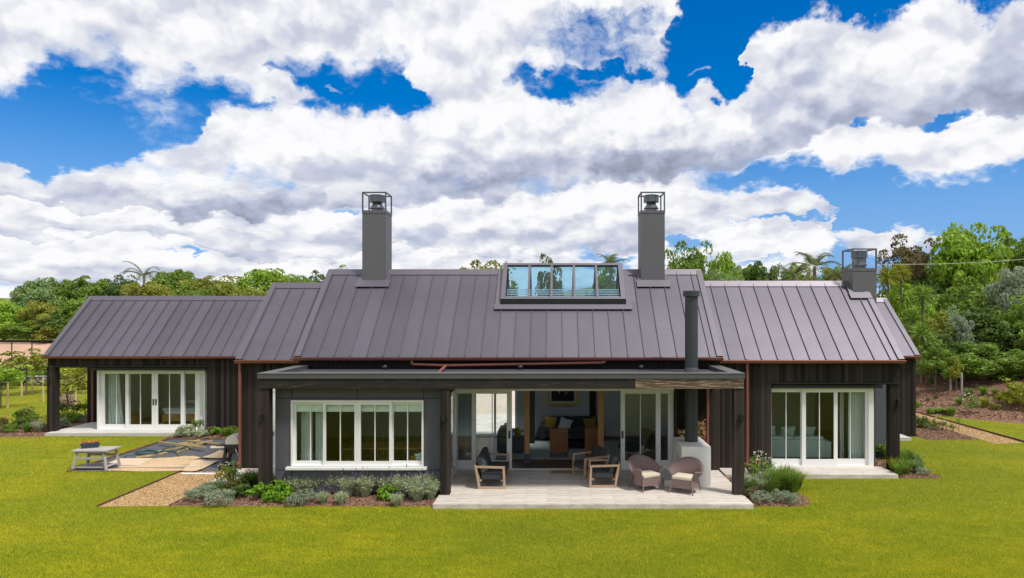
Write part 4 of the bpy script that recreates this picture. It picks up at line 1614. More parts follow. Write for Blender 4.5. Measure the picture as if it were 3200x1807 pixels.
t = thing('dining_table', 'long wooden dining table inside the bay', 'table', (-5.0, 20.7, 0))
MB().bevel_box(-1.2, 1.2, -.48, .48, .71, .75, .008).build('table_top', MAT['oak'], t)
for sx in (-1.05, 1.05):
    for sy in (-.38, .38):
        MB().box(sx - .035, sx + .035, sy - .035, sy + .035, 0, .71).build('leg', MAT['oak'], t)
dining_chair('bent wooden dining chair between the window seat and the dining table', -6.0, 19.95, R(160))
dining_chair('bent wooden dining chair between the window seat and the dining table', -5.0, 19.95, R(180))
dining_chair('bent wooden dining chair between the window seat and the dining table', -4.15, 19.95, R(200))
dining_chair('wooden dining chair on the far side of the table', -5.6, 21.5, 0)
dining_chair('wooden dining chair on the far side of the table', -4.6, 21.5, 0)
t = thing('window_seat', 'built-in white window seat inside the bay', 'bench', (-5.29, 18.55, 0))
MB().bevel_box(-1.95, 1.95, -.25, .18, 0, .55, .01).build('seat_box', MAT['white'], t)
MB().bevel_box(-1.94, 1.94, -.24, .17, .551, .64, .02).build('seat_pad', MAT['grey_cloth'], t)
cushion((bx(492), 18.5, .80), (R(-12), 0, 0), .26, .24, .16, MAT['cream_cloth'], 'cream cushion on the window seat beside the curtain')
cushion((bx(545), 18.62, .82), (R(-12), R(10), 0), .3, .3, .16, MAT['grey_cloth'], 'dark grey cushion on the window seat by the curtain')
cushion((bx(1470), 18.5, .82), (R(-12), R(-14), 0), .32, .3, .16, MAT['mint'], 'white and green patterned cushion on the window seat')
cushion((bx(1412), 18.5, .78), (R(-12), 0, 0), .2, .2, .13, MAT['mustard'], 'small mustard cushion on the window seat')

# bedroom
t = thing('bed', 'low wooden bed with pale green bedding behind the bedroom doors', 'bed', (-15.9, 30.2, 0))
MB().bevel_box(-.95, .95, -1.05, 1.05, .12, .42, .02).build('frame', MAT['oak'], t)
soft_box(-.9, .9, -1.0, 1.0, .421, .66, .08).build('mattress', MAT['bedding'], t, True)
soft_box(-.95, .95, -1.04, .35, .56, .69, .05).build('blanket', MAT['teal_cloth'], t, True)
for sx in (-.45, .45):
    soft_box(sx - .35, sx + .35, .55, .98, .66, .84, .07).build('pillow', MAT['white_cloth'], t, True)
for sx in (-.88, .88):
    for sy in (-.98, .98):
        MB().box(sx - .04, sx + .04, sy - .04, sy + .04, 0, .12).build('leg', MAT['oak'], t)
t = thing('basket', 'round orange woven basket on the bedroom floor', 'basket', (wx(416, 29), 29.0, 0))
MB().lathe((0, 0, 0), [(.20, 0), (.27, .15), (.27, .33), (.24, .42), (.22, .42), (.25, .3), (.05, .06)], 14).build('bowl', MAT['basket'], t, True)
MB().tube([(.24 * math.cos(a), .0, .42 + .16 * math.sin(a)) for a in [R(18 * i) for i in range(11)]], .012, 6).build('handle', MAT['basket'], t)
# right-hand sitting room
t = sofa('pale teal sofa with its back to the sitting room wing doors', (7.75, 22.6, 0), R(180), 2.3, .95, MAT['teal_cloth'], 2, .70)
for i, dx in enumerate((-.75, -.1, .55)):
    cushion((7.75 + dx, 22.62, .80), (R(14), R(6 * (i - 1)), 0), .5, .42, .15, MAT['teal_cloth'], 'pale teal cushion lying along the back of the teal sofa')['group'] = 'cushions on the teal sofa'

# ================================================================== patio furniture
def lounge(label, loc, rz, w, seats, group=None, name='lounge_chair', cat='chair'):
    """teak-framed outdoor seat, faces -Y; closed trapezoid side frames"""
    t = thing(name, label, cat, loc, rz, group)
    d = .80
    for sx in (-1, 1):
        X = sx * (w / 2 - .035)
        b = MB()
        fr = [(-d / 2, 0.03), (d / 2 - .06, .03), (d / 2, .60), (-d / 2 + .05, .58)]
        b.bar((X, fr[0][0], fr[0][1]), (X, fr[1][0], fr[1][1]), .065, .06)
        b.bar((X, fr[3][0] - .03, fr[3][1]), (X, fr[2][0] + .03, fr[2][1]), .065, .05)
        b.bar((X, fr[0][0] + .03, .062), (X, fr[3][0], fr[3][1] - .026), .063, .058, (0, 1, 0))
        b.bar((X, fr[1][0] - .03, .062), (X, fr[2][0], fr[2][1] - .026), .063, .058, (0, 1, 0))
        b.build('side_frame', MAT['teak'], t)
    for Y, Z in ((-d / 2 + .1, .22), (d / 2 - .12, .22)):
        MB().box(-w / 2 + .068, w / 2 - .068, Y - .03, Y + .03, Z - .025, Z + .025).build('rail', MAT['teak'], t)
    MB().bar((0, d / 2 - .09, .26), (0, d / 2 + .03, .64), w - .14, .04, (0, 1, 0)).build('back_frame', MAT['teak'], t)
    sw = (w - .15) / seats
    for i in range(seats):
        a = -w / 2 + .075 + sw * i
        soft_box(a + .004, a + sw - .004, -d / 2 + .02, d / 2 - .14, .245, .40, .035).build('seat_cushion', MAT['charcoal_cloth'], t, True)
        b = MB()
        me_ = soft_box(-sw / 2 + .01, sw / 2 - .01, -.07, .07, -.24, .24, .055).mesh('back_cushion', MAT['charcoal_cloth'], True)
        link('back_cushion', me_, t, (a + sw / 2, d / 2 - .14, .60), (R(-16), 0, 0))
    return t


lounge('teak two-seat outdoor sofa with charcoal cushions facing across the patio', (wx(1533, 18.35), 19.24, 0), R(90), 1.76, 2, name='outdoor_sofa', cat='sofa')
o = link('cushion', cushion_mesh(.42, .40, .15, MAT['grey_cloth']), None, (-1.98, 18.62, .58), (R(-8), R(20), R(80)))
tag(o, 'grey scatter cushion at the near end of the teak two-seat sofa', 'cushion')
lounge('teak armchair with charcoal cushions, set square near the patio edge', (1.28, 18.93, 0), R(-90), .82, 1, 'teak armchairs')
lounge('teak armchair with charcoal cushions, turned slightly toward the lawn by the open doors', (.98, 19.95, 0), R(-66), .84, 1, 'teak armchairs')
o = MB((-.1, 20.3, 0)).bevel_box(wx(1722, 20.25), wx(1800, 20.25), 20.14, 20.50, .001, .018, .005).build('doormat', MAT['mat_brown'], loc=(-.1, 20.3, 0))
tag(o, 'brown doormat on the patio in front of the open doors', 'doormat')


def tub_chair(label, loc, rz):
    """woven tub chair, faces -Y"""
    t = thing('tub_chair', label, 'chair', loc, rz, 'woven tub chairs')
    n = 28
    amin = R(-38)

    def shell(scale_off):
        rows = []
        for k in range(7):
            s = k / 6
            row = []
            for i in range(n + 1):
                a = amin + (math.pi - 2 * amin) * i / n        # around the back, arm to arm
                back = max(0.0, math.sin(a)) ** 1.3
                ztop = .60 + .21 * back - .10 * (1 - abs(math.sin(a))) ** 3
                z = .14 + (ztop - .14) * s
                flare = 1.0 + .28 * s * s - .10 * math.sin(math.pi * s)
                rr = (.335 + scale_off) * flare
                row.append((rr * 1.08 * math.cos(a), .02 + rr * math.sin(a) * (1.0 + .10 * s), z))
            rows.append(row)
        return rows
    A, B = shell(0.0), shell(-.03)
    vs, fs = [], []
    for rows in (A, B):
        for row in rows:
            vs += row
    m_ = n + 1
    N = 7 * m_
    for q in (0, 1):
        for k in range(6):
            for i in range(n):
                a = q * N + k * m_ + i
                fs.append((a, a + 1, a + m_ + 1, a + m_))
    for i in range(n):                       # top and bottom rims
        fs.append((6 * m_ + i, 6 * m_ + i + 1, N + 6 * m_ + i + 1, N + 6 * m_ + i))
        fs.append((i, i + 1, N + i + 1, N + i))
    for k in range(6):
        for i in (0, n):
            fs.append((k * m_ + i, (k + 1) * m_ + i, N + (k + 1) * m_ + i, N + k * m_ + i))
    MB().add(vs, fs).build('shell', MAT['wicker'], t, True)
    MB().tube([Vector(p) + Vector((0, 0, .005)) for p in A[6]], .022, 8).build('rim', MAT['wicker'], t, True)
    f = MB()
    f.prism([(-.29, -.27), (.29, -.27), (.31, -.02), (.24, .24), (-.24, .24), (-.31, -.02)], 'z', .14, .36)
    f.build('seat_base', MAT['wicker'], t)
    soft_box(-.27, .27, -.27, .22, .362, .44, .03).build('seat_cushion', MAT['cream_cloth'], t, True)
    for sx in (-1, 1):
        for y0, y1 in ((-.25, -.30), (.26, .36)):
            MB().cyl((sx * .27, y0, .34), (sx * .32, y1, 0), .026, .017, n=8).build('leg', MAT['wicker'], t)
    return t


tub_chair('mauve-brown woven tub chair with cream seat pad, standing clear of the white fireplace', (2.42, 18.45, 0), R(28))
tub_chair('mauve-brown woven tub chair with cream seat pad, against the front of the white fireplace', (3.40, 18.14, 0), R(-30))

# ---------------------------------------------------------------- outdoor fireplace
fp = thing('fireplace', 'white rendered outdoor fireplace with charcoal flue through the flat roof', 'fireplace', (3.81, 19.38, 0))
FX0, FX1, FY0, FY1, FZ = -.40, .395, -.74, .75, 1.09
b = MB()
b.box(FX0, FX1, FY0, -.40, 0, FZ)
b.box(FX0, FX1, .42, FY1, 0, FZ)
b.box(FX0, FX1, -.399, .419, .80, FZ)
b.box(FX0, FX1, -.399, .419, 0, .22)
b.box(.25, FX1, -.399, .419, .221, .799)
body = b.build('body', MAT['fire_white'], fp)
MAT['firebrick'] = M('fire_brick', (.32, .14, .06), .9, var=.3, vscale=10)
MB().box(.22, .248, -.39, .41, .222, .798).build('firebox_lining', MAT['firebrick'], fp)
MB().bevel_box(-.86, -.402, -.70, .72, .0, .17, .01).build('hearth', MAT['fire_white'], fp)
fl_ = MB().cyl((0.03, .10, FZ + .002), (0.03, .10, 5.22), .182, n=28).build('flue', MAT['flue'], fp, True)
MB().lathe((0.03, .10, 5.2), [(.185, 0), (.235, .02), (.235, .17), (.20, .18), (.05, .185)], 28).build('flue_cap', MAT['flue'], fl_, True)
MB().lathe((0.03, .10, 3.062), [(.21, 0), (.195, .10), (.184, .13)], 28).build('flue_collar', MAT['membrane'], fl_, True)

# firewood in the niche
MAT['log'] = M('split_log_end', (.42, .26, .12), .85, var=.25, vscale=8, rand=.25)
MAT['log_bark'] = M('log_bark', (.09, .06, .04), .9, var=.3, vscale=10)
log_me = []
for k in range(4):
    r_ = random.Random(k)
    poly = []
    n = 9 if k % 2 else 5
    for i in range(n):
        a = 2 * math.pi * i / n + r_.uniform(-.2, .2)
        rad = .075 * r_.uniform(.75, 1.12)
        poly.append((rad * math.cos(a), rad * math.sin(a)))
    log_me.append(MB().prism(poly, 'y', 0, .42).mesh('firewood_log', MAT['log']))
row = 0
z = .072
while z < 1.40:
    x = 3.73 + (.07 if row % 2 else 0)
    while x < 4.60:
        if z < 1.20 or x > 4.05 + .3 * (z - 1.2):
            o = link('firewood_log', log_me[rng.randrange(4)], None, (x, 20.70 + rng.uniform(-.03, .04), z), (0, rng.uniform(0, 6), 0))
            tag(o, 'split firewood log stacked in the niche behind the fireplace', 'log', 'firewood stacked in the niche')
        x += .145
    z += .132
    row += 1

# ================================================================== yard things on the left
MAT.update(
    greywood=M('weathered_grey_wood', (.36, .34, .33), .85, var=.15, vscale=6, vstretch=(1, 5, 5)),
    pine=M('raw_pine', (.42, .30, .13), .8, var=.15, vscale=4, rand=.2),
    pale_pine=M('pale_pine', (.58, .45, .33), .8, var=.08, vscale=3),
    treated=M('treated_timber', (.30, .24, .12), .8, var=.15, vscale=4, rand=.2),
    ply=M('plywood', (.52, .39, .25), .8, var=.10, vscale=2.5, vstretch=(1, 4, 1), rand=.12),
    hose=M('teal_hose', (.02, .10, .10), .4),
    lid=M('grey_bbq_lid', (.58, .58, .59), .35, metal=.3),
    plastic=M('black_plastic', (.015, .015, .017), .45),
    stakewood=M('yellow_stake_wood', (.55, .42, .20), .8, var=.12, vscale=5),
    rock=M('brown_boulder', (.24, .17, .12), .9, var=.3, vscale=3, bump=.8, bscale=9),
    steel=M('rusty_steel_edging', (.10, .05, .028), .8, var=.3, vscale=4),
    fence=M('dark_fence_metal', (.02, .022, .022), .6),
    stone=M('grey_field_stone', (.20, .19, .18), .9, rand=.25, var=.2, vscale=4),
)


def cg(cx, cy, z=LAWN):
    """a point of the yard crop on the ground"""
    px, py = 200 + cx / 4.6, 1340 + cy / 4.6
    Y = gy(py, z)
    return Vector((wx(px, Y), Y, z))


t = thing('garden_table', 'low weathered grey wooden table standing on the lawn', 'table', (-14.46, 21.45, LAWN))
for i in range(5):
    y0 = -.36 + .144 * i
    MB().bevel_box(-.56, .56, y0 + .003, y0 + .141, .57, .615, .006).build('top_board', MAT['greywood'], t)
MB().box(-.46, .46, -.30, .30, .52, .569).build('apron', MAT['greywood'], t)
for sx in (-1, 1):
    for sy in (-1, 1):
        MB().bar((sx * .52, sy * .34, 0), (sx * .42, sy * .28, .53), .075, .075).build('leg', MAT['greywood'], t)
for sy in (-.31, .31):
    MB().box(-.42, .42, sy - .02, sy + .02, .33, .40).build('rail', MAT['greywood'], t)
for i in range(3):
    MB().bevel_box(-.48, .48, -.3 + .2 * i, -.105 + .2 * i, .055, .09, .005).build('shelf_board', MAT['greywood'], t)
t = thing('planter', 'dark trough planter with orange flowers on the grey garden table', 'planter', (-14.72, 21.55, LAWN + .616), R(28))
MB().prism([(-.22, 0), (.22, 0), (.26, .15), (-.26, .15)], 'y', -.08, .08).build('trough', M('blue_black_trough', (.03, .04, .06), .5), t)
fv = []
for i in range(160):
    c = np.array((nrg.uniform(-.24, .24), nrg.uniform(-.08, .08), .15 + nrg.uniform(0, .09)))
    a = nrg.normal(size=(2, 3)); a /= np.linalg.norm(a, axis=1)[:, None]
    s = .018
    fv.append([c + a[0] * s, c + a[1] * s, c - a[0] * s, c - a[1] * s])
tag(link('flowers', np_mesh('flowers', fv, M('orange_flowers', (.55, .16, .03), .8, island=.4, hue=.04)), t), kind='stuff')

t = thing('barbecue', 'gas barbecue on a black stand with pale grey lid beside the house corner', 'barbecue', (-10.05, 21.35, LAWN), 0)
b = MB()
prof_ = [(-.21, .80), (.21, .80), (.21, .90), (.16, 1.02), (.06, 1.08), (-.06, 1.08), (-.15, 1.02), (-.21, .92)]
b.prism(prof_, 'y', -.22, .22)
b.build('lid', MAT['lid'], t)
MB().bevel_box(-.24, .24, -.24, .24, .68, .795, .02).build('cook_box', MAT['plastic'], t)
MB().bevel_box(-.52, -.245, -.17, .17, .73, .76, .01).build('side_shelf', MAT['plastic'], t)
MB().bevel_box(.245, .42, -.17, .17, .73, .76, .01).build('side_shelf', MAT['plastic'], t)
for sy in (-.17, .17):
    b = MB()
    arch = []
    for i in range(9):
        a = math.pi * i / 8
        arch.append((.20 * math.cos(a) * 1.0, .02 + .42 * math.sin(a)))
    outer = [(.34, 0.02), (.22, .68), (-.22, .68), (-.34, 0.02)]
    for p, q_ in zip(arch[:-1], arch[1:]):
        pass
    b.bar((-.31, sy, .02), (-.20, sy, .68), .10, .05, (0, 1, 0))
    b.bar((.31, sy, .02), (.20, sy, .68), .10, .05, (0, 1, 0))
    b.bar((-.2, sy, .60), (.2, sy, .60), .05, .16)
    b.build('stand_leg', MAT['plastic'], t)
MB().box(-.30, .30, -.03, .03, .07, .12).build('cross_bar', MAT['plastic'], t)
for sy in (-.22, .22):
    MB().cyl((-.33, sy - .025, .085), (-.33, sy + .025, .085), .085, n=16).build('wheel', MAT['plastic'], t)
MB().tube([(.1, -.2, .68), (.16, -.28, .6), (.26, -.26, .4), (.27, -.22, .15)], .012, 6).build('gas_hose', MAT['lid'], t)


def plank(label, a, b_, w, h, mat, zoff=0.0):
    p, q_ = cg(*a), cg(*b_)
    c = (p + q_) / 2
    c.z = LAWN + .012
    d = q_ - p
    L = d.length
    o = MB().box(-L / 2, L / 2, -w / 2, w / 2, 0, h).build('timber_plank', mat, None, loc=(c.x, c.y, c.z + zoff))
    o.rotation_euler = (0, 0, math.atan2(d.y, d.x))
    return tag(o, label, 'plank')


plank('long pale plank lying along the front of the timber pile', (800, 566), (1975, 560), .14, .045, MAT['pale_pine'])
plank('greenish treated plank crossing the pile, its end toward the barbecue', (1370, 245), (2030, 330), .09, .045, MAT['treated'], .10)
plank('yellow pine length at the back of the timber pile', (1590, 245), (1950, 178), .09, .045, MAT['pine'])
plank('yellow pine length second from the back of the timber pile', (1600, 268), (1900, 208), .09, .045, MAT['pine'])
plank('brown treated plank running behind the barbecue', (1785, 208), (2290, 255), .09, .045, MAT['treated'], .05)
plank('slanting plank under the crossing planks', (1620, 358), (2060, 210), .09, .045, MAT['pine'], .0)
plank('plank slanting through the middle of the pile', (1560, 330), (2130, 205), .09, .045, MAT['treated'], .051)
g_lab = 'short offcut plank lying among the hose loops'
for a, b_ in (((1290, 350), (1560, 300)), ((1170, 424), (1490, 350)), ((1030, 430), (1410, 375))):
    plank(g_lab, a, b_, .10, .04, MAT['pine'])['group'] = 'short offcuts among the hose'


def sheet(label, pts, mat, bend=0.0):
    P_ = [cg(*p) for p in pts]
    c = sum(P_, Vector()) / 4
    n = 8
    vs, fs = [], []
    for lay in (0, .014):
        for j in range(n + 1):
            for i in range(n + 1):
                u, v = i / n, j / n
                p = (P_[0] * (1 - u) + P_[1] * u) * (1 - v) + (P_[3] * (1 - u) + P_[2] * u) * v
                vs.append((p.x - c.x, p.y - c.y, .010 + lay + bend * (2 * v - 1) ** 2 * .5 + bend * (2 * u - 1) ** 2 * .5))
    N = (n + 1) ** 2
    for q_ in (0, 1):
        for j in range(n):
            for i in range(n):
                a = q_ * N + j * (n + 1) + i
                fs.append((a, a + 1, a + n + 2, a + n + 1))
    for i in range(n):
        for (a, b2) in ((i, i + 1), (n * (n + 1) + i, n * (n + 1) + i + 1), (i * (n + 1), (i + 1) * (n + 1)), (i * (n + 1) + n, (i + 1) * (n + 1) + n)):
            fs.append((a, b2, b2 + N, a + N))
    o = MB().add(vs, fs).build('plywood_sheet', mat, None, loc=(c.x, c.y, LAWN))
    return tag(o, label, 'plywood')


sheet('whitish plywood sheet lying flat behind the grey table', [(560, 535), (1090, 535), (1285, 432), (790, 436)], MAT['pale_pine'])
sheet('warped plywood sheet at the head of the gravel path', [(1680, 628), (1910, 634), (2210, 488), (1880, 478)], MAT['ply'], .05)
sheet('warped plywood sheet lying behind the barbecue legs', [(1990, 440), (2360, 445), (2420, 345), (2240, 338)], MAT['ply'], .06)
sheet('small plywood offcut by the barbecue', [(2100, 288), (2310, 285), (2300, 258), (2110, 255)], MAT['pale_pine'])
o = sheet('white plastic strip across the head of the gravel path', [(1690, 660), (2170, 662), (2170, 645), (1690, 642)], MAT['white'])
o.name = 'plastic_strip'; o['category'] = 'plastic strip'


def heap(label, cx, cy, rx_, ry_, h):
    p = cg(cx, cy)
    n, m_ = 26, 7
    vs, fs = [(0, 0, h)], []
    for j in range(1, m_ + 1):
        s = j / m_
        for i in range(n):
            a = 2 * math.pi * i / n
            k = 1 + .08 * math.sin(3 * a + 1) + .05 * math.sin(7 * a)
            vs.append((rx_ * s * k * math.cos(a), ry_ * s * k * math.sin(a), h * (1 - s) ** 1.2 + rng.uniform(-.01, .01) + .004))
    for i in range(n):
        fs.append((0, 1 + i, 1 + (i + 1) % n))
    for j in range(m_ - 1):
        for i in range(n):
            a = 1 + j * n
            fs.append((a + i, a + n + i, a + n + (i + 1) % n, a + (i + 1) % n))
    o = MB().add(vs, fs).build('gravel_heap', MAT['pebble'], None, smooth=True, loc=(p.x, p.y, LAWN + .004))
    return tag(o, label, 'gravel heap')


MAT['pebble'] = M('pale_gravel', (.52, .37, .22), .95, var=.35, vscale=26, bump=1.0, bscale=30)
heap('low heap of pale gravel in front of the timber pile', 1490, 485, 1.0, .75, .13)
heap('small spill of pale gravel beside the hose', 1750, 425, .5, .35, .06)
heap('thin spread of gravel along the front of the long pale plank', 1250, 592, 1.6, .22, .03)
hp = []
for (cx, cy, r_, turns, sq) in ((1180, 360, .34, 2.6, .8), (1570, 325, .36, 3.4, .9)):
    c = cg(cx, cy)
    for i in range(int(24 * turns)):
        a = 2 * math.pi * i / 24
        hp.append((c.x + r_ * (1 + .12 * math.sin(a * .37)) * math.cos(a), c.y + sq * r_ * (1 + .1 * math.cos(a * .61)) * math.sin(a), LAWN + .03 + .0009 * i))
for (cx, cy) in ((1660, 420), (1780, 455), (1900, 455), (1990, 425), (1900, 395)):
    c = cg(cx, cy)
    hp.append((c.x, c.y, LAWN + .03))
pre = [cg(860, 420), cg(900, 395), cg(1000, 385)]
hp = [(c.x, c.y, LAWN + .03) for c in pre] + hp
c0 = Vector(hp[40])
o = MB(c0).tube(hp, .013, 6).build('garden_hose', MAT['hose'], smooth=True, loc=c0)
tag(o, 'teal garden hose looped loosely over the timber pile', 'hose')

# edging: bricks round the work area, steel along the path
be = thing('brick_edging', 'brown brick edging along the lawn side of the work area', 'edging', (-14.95, 23.6, LAWN))
bme = MB().bevel_box(-.05, .05, -.105, .105, -.06, .045, .006).mesh('brick', MAT['brick'])
for i in range(25):
    link('brick', bme, be, (rng.uniform(-.01, .01), -2.62 + i * .218, rng.uniform(-.008, .008)), (0, 0, rng.uniform(-.04, .04)))
be2 = thing('brick_edging', 'brown brick edging between the work area and the planted bed', 'edging', (-12.3, 26.33, LAWN))
for i in range(23):
    link('brick', bme, be2, (-2.5 + i * .218, rng.uniform(-.01, .01), rng.uniform(-.008, .008)), (0, 0, R(90) + rng.uniform(-.04, .04)))
o = MB((-11.52, 19.05, LAWN)).box(-11.53, -11.505, 17.12, 20.95, LAWN - .05, LAWN + .05).build('steel_edging', MAT['steel'], loc=(-11.52, 19.05, LAWN))
tag(o, 'thin brown edging between the lawn and the gravel path to the timber pile', 'edging')
ev = MB((17.56, 36, LAWN))
ev.box(17.555, 17.59, 25.5, 46, LAWN - .05, LAWN + .07)
o = ev.build('steel_edging', MAT['steel'], loc=(17.56, 36, LAWN))
tag(o, 'thin dark edging between the gravel path below the mulch bank and the grass', 'edging')
o = MB((-9.74, 18.2, LAWN)).box(-9.765, -9.74, 17.2, 18.9, LAWN - .05, LAWN + .04).build('steel_edging', MAT['steel'], loc=(-9.74, 18.2, LAWN))
tag(o, 'thin brown edging between the gravel path to the timber pile and the flower bed', 'edging')

# ---------------------------------------------------------------- far left garden
def stake_at(px, py_top, py_base, group, label):
    Y = gy(py_base, LAWN)
    X = wx(px, Y)
    h = wz(py_top, Y) - LAWN
    o = MB().cyl((0, 0, -.05), (rng.uniform(-.03, .03), 0, h), .05, .045, n=8).build('tree_stake', MAT['stakewood'], loc=(X, Y, LAWN))
    return tag(o, label, 'stake', group)


for px, a, b_, lb in ((67.8, 1164, 1237.5, 'yellow stake of the far pair in the orchard, on the fence-post side'), (100.5, 1156, 1230.5, 'yellow stake of the far pair in the orchard, nearer the stone wall'),
                      (23.8, 1194, 1276, 'yellow stake with a black strap at the orchard lawn corner'), (135.6, 1180, 1256, 'yellow stake standing alone just outside the porch post'),
                      (175.8, 1220, 1306.5, 'yellow stake hard beside the porch post, with a black strap'), (237, 1220, 1274, 'yellow stake in front of the brown boulder'),
                      (257, 1164, 1229, 'yellow stake beside the porch back wall'), (-12, 1200, 1282, 'yellow stake at the outer end of the orchard corner strap')):
    stake_at(px, a, b_, 'stakes in the orchard', lb)


def strap(px0, py0, Y0, px1, py1, Y1, label):
    p, q_ = Vector((wx(px0, Y0), Y0, wz(py0, Y0))), Vector((wx(px1, Y1), Y1, wz(py1, Y1)))
    c = (p + q_) / 2
    o = MB(c).bar(p, q_, .015, .07).build('tree_strap', MAT['plastic'], loc=c)
    return tag(o, label, 'strap')


strap(175.8, 1219, 31.7, 212, 1219, 33.5, 'black strap tied from the stake beside the porch post to a young tree')
strap(212, 1226, 33.5, 237, 1221, 35.2, 'black strap tied from a young tree to the stake by the boulder')
strap(67.8, 1168, 40.3, 100.5, 1168, 41.4, 'black strap between the paired orchard stakes')
strap(-12, 1201, 35, 23.8, 1199, 35, 'black strap on the orchard stake at the lawn corner')
bl = MB()
n = 14
prof_ = [(-.62, .02), (-.60, .22), (-.5, .34), (-.2, .40), (.2, .42), (.5, .40), (.62, .34), (.66, .05)]
for (xx, rr) in prof_:
    for i in range(n):
        a = 2 * math.pi * i / n
        k = 1 + .06 * math.sin(3 * a + xx * 3)
        bl.v.append((xx, rr * k * math.cos(a), .34 + rr * k * math.sin(a)))
for j in range(len(prof_) - 1):
    for i in range(n):
        bl.f.append((j * n + i, j * n + (i + 1) % n, (j + 1) * n + (i + 1) % n, (j + 1) * n + i))
bl.f.append(tuple(range(n))[::-1]); bl.f.append(tuple(range(7 * n, 8 * n)))
o = bl.build('boulder', MAT['rock'], smooth=True, loc=(wx(207, 36), 36.0, LAWN - .06))
o.rotation_euler = (0, 0, R(-25)); o.scale = (.85, .9, .9)
tag(o, 'long rounded brown boulder lying on the orchard lawn', 'boulder')
t = thing('stone_wall', 'low dry stone wall beyond the orchard', 'wall', (wx(118, 46), 46, LAWN))
sme = [MB().blob((0, 0, 0), (.26, .2, .11), 8, 5, .25, k).mesh('stone', MAT['stone'], True) for k in range(3)]
for r_ in range(4):
    for i in range(6):
        link('stone', sme[rng.randrange(3)], t, (-1.15 + .42 * i + .2 * (r_ % 2), rng.uniform(-.03, .03), .08 + .165 * r_), (0, 0, rng.uniform(-.3, .3)))
# netting fence
ft = thing('fence', 'tall dark post-and-rail fence in front of the bare earth bank', 'fence', (-42, 55, LAWN))
for i in range(26):
    X = -28 + 1.63 * i + (-42 - wx(30, 55)) * 0
    MB().box(-.03, .03, -.03, .03, 0, 2.75 if i % 2 else 2.6).build('fence_post', MAT['fence'], ft, loc=(X + .02, 0, 0))
for z in (2.45, 2.68):
    MB().box(-28, 14, -.015, .015, z - .02, z + .02).build('rail', MAT['fence'], ft, loc=(0, -.05 if z > 2.5 else .05, 0))
MB().box(-28, 14, .035, .06, 0.0, .55).build('base_board', MAT['fence'], ft)

# ================================================================== foliage
def LM(name, c, island=.35, hue=.012, trans=.4, var=.25, vscale=.9, rough=.55, rand=.08):
    return M(name, c, rough, island=island, hue=hue, trans=trans, var=var, vscale=vscale, rand=rand, spec=.35)


FOL = dict(
    bright=LM('bright_green_leaves', (.270, .420, .035)),
    mid=LM('mid_green_leaves', (.175, .280, .034)),
    dark=LM('dark_green_leaves', (.095, .170, .028)),
    olive=LM('olive_leaves', (.270, .290, .040)),
    greygreen=LM('grey_green_leaves', (.220, .320, .110)),
    silver=LM('silver_leaves', (0.312, 0.375, 0.250), island=.25),
    rust=LM('rusty_leaves', (.17, .13, .05), hue=.02),
    yellow=LM('yellow_green_leaves', (0.300, 0.325, 0.031)),
    palm=LM('palm_fronds', (.13, .16, .06), hue=.015),
    straw=LM('dry_fronds', (0.375, 0.288, 0.163)),
    lavender=LM('lavender_foliage', (.48, .54, .34), island=.3),
    purple=LM('purple_flowers', (0.106, 0.062, 0.175), island=.4, trans=.1),
    tuft=LM('grass_tuft_blades', (.20, .32, .045)),
    white=LM('white_petals', (0.750, 0.740, 0.660), island=.1, trans=.2, var=0),
    pink=LM('pink_petals', (.70, .24, .20), island=.3, trans=.2, var=0),
    lime=LM('lime_leaves', (0.200, 0.375, 0.027)),
    bronze=LM('bronze_green_leaves', (0.158, 0.149, 0.035), hue=.04),
)


def unit(v):
    return v / np.maximum(np.linalg.norm(v, axis=-1, keepdims=True), 1e-9)


def leaf_quads(C, N, size, aspect=.55, r=None):
    """diamond leaves at C with rough normals N"""
    r = r or nrg
    n = len(C)
    N = unit(N)
    a = unit(np.cross(N, r.normal(size=(n, 3))))
    b = np.cross(N, a)
    s = size * r.uniform(.6, 1.35, (n, 1))
    tip = N * s * r.uniform(-.35, .35, (n, 1))
    return np.stack([C - a * s, C + b * s * aspect + tip * .3, C + a * s + tip, C - b * s * aspect], 1)


def crown(seed, n_clump, per, leaf, squash=1.0, clump_r=.30, shell=.55, bottom=-.35, lumpy=.25, droop=0.0):
    """leaf clumps through the outer volume of a unit crown"""
    r = np.random.default_rng(seed)
    d = unit(r.normal(size=(n_clump * 3, 3)))
    d = d[d[:, 2] > bottom][:n_clump]
    rad = r.uniform(shell, 1.0, (len(d), 1)) * (1 + lumpy * r.normal(size=(len(d), 1)) * .5)
    cc = d * rad * (1 - clump_r * .6)
    cc[:, 2] *= squash
    Cs, Ns = [], []
    for c, dd in zip(cc, d):
        k = int(per * r.uniform(.6, 1.3))
        e = unit(r.normal(size=(k, 3)) + dd * .7 + np.array((0, 0, .35)))
        rr = clump_r * r.uniform(.6, 1.15) * r.uniform(.55, 1.0, (k, 1)) ** .5
        Cs.append(c + e * rr * np.array((1, 1, .8)))
        Ns.append(e + r.normal(size=(k, 3)) * .45)
    C, N = np.concatenate(Cs), np.concatenate(Ns)
    C[:, 2] -= droop * np.linalg.norm(C[:, :2], axis=1) ** 2
    return leaf_quads(C, N, leaf, .6, r)


CROWN = {}


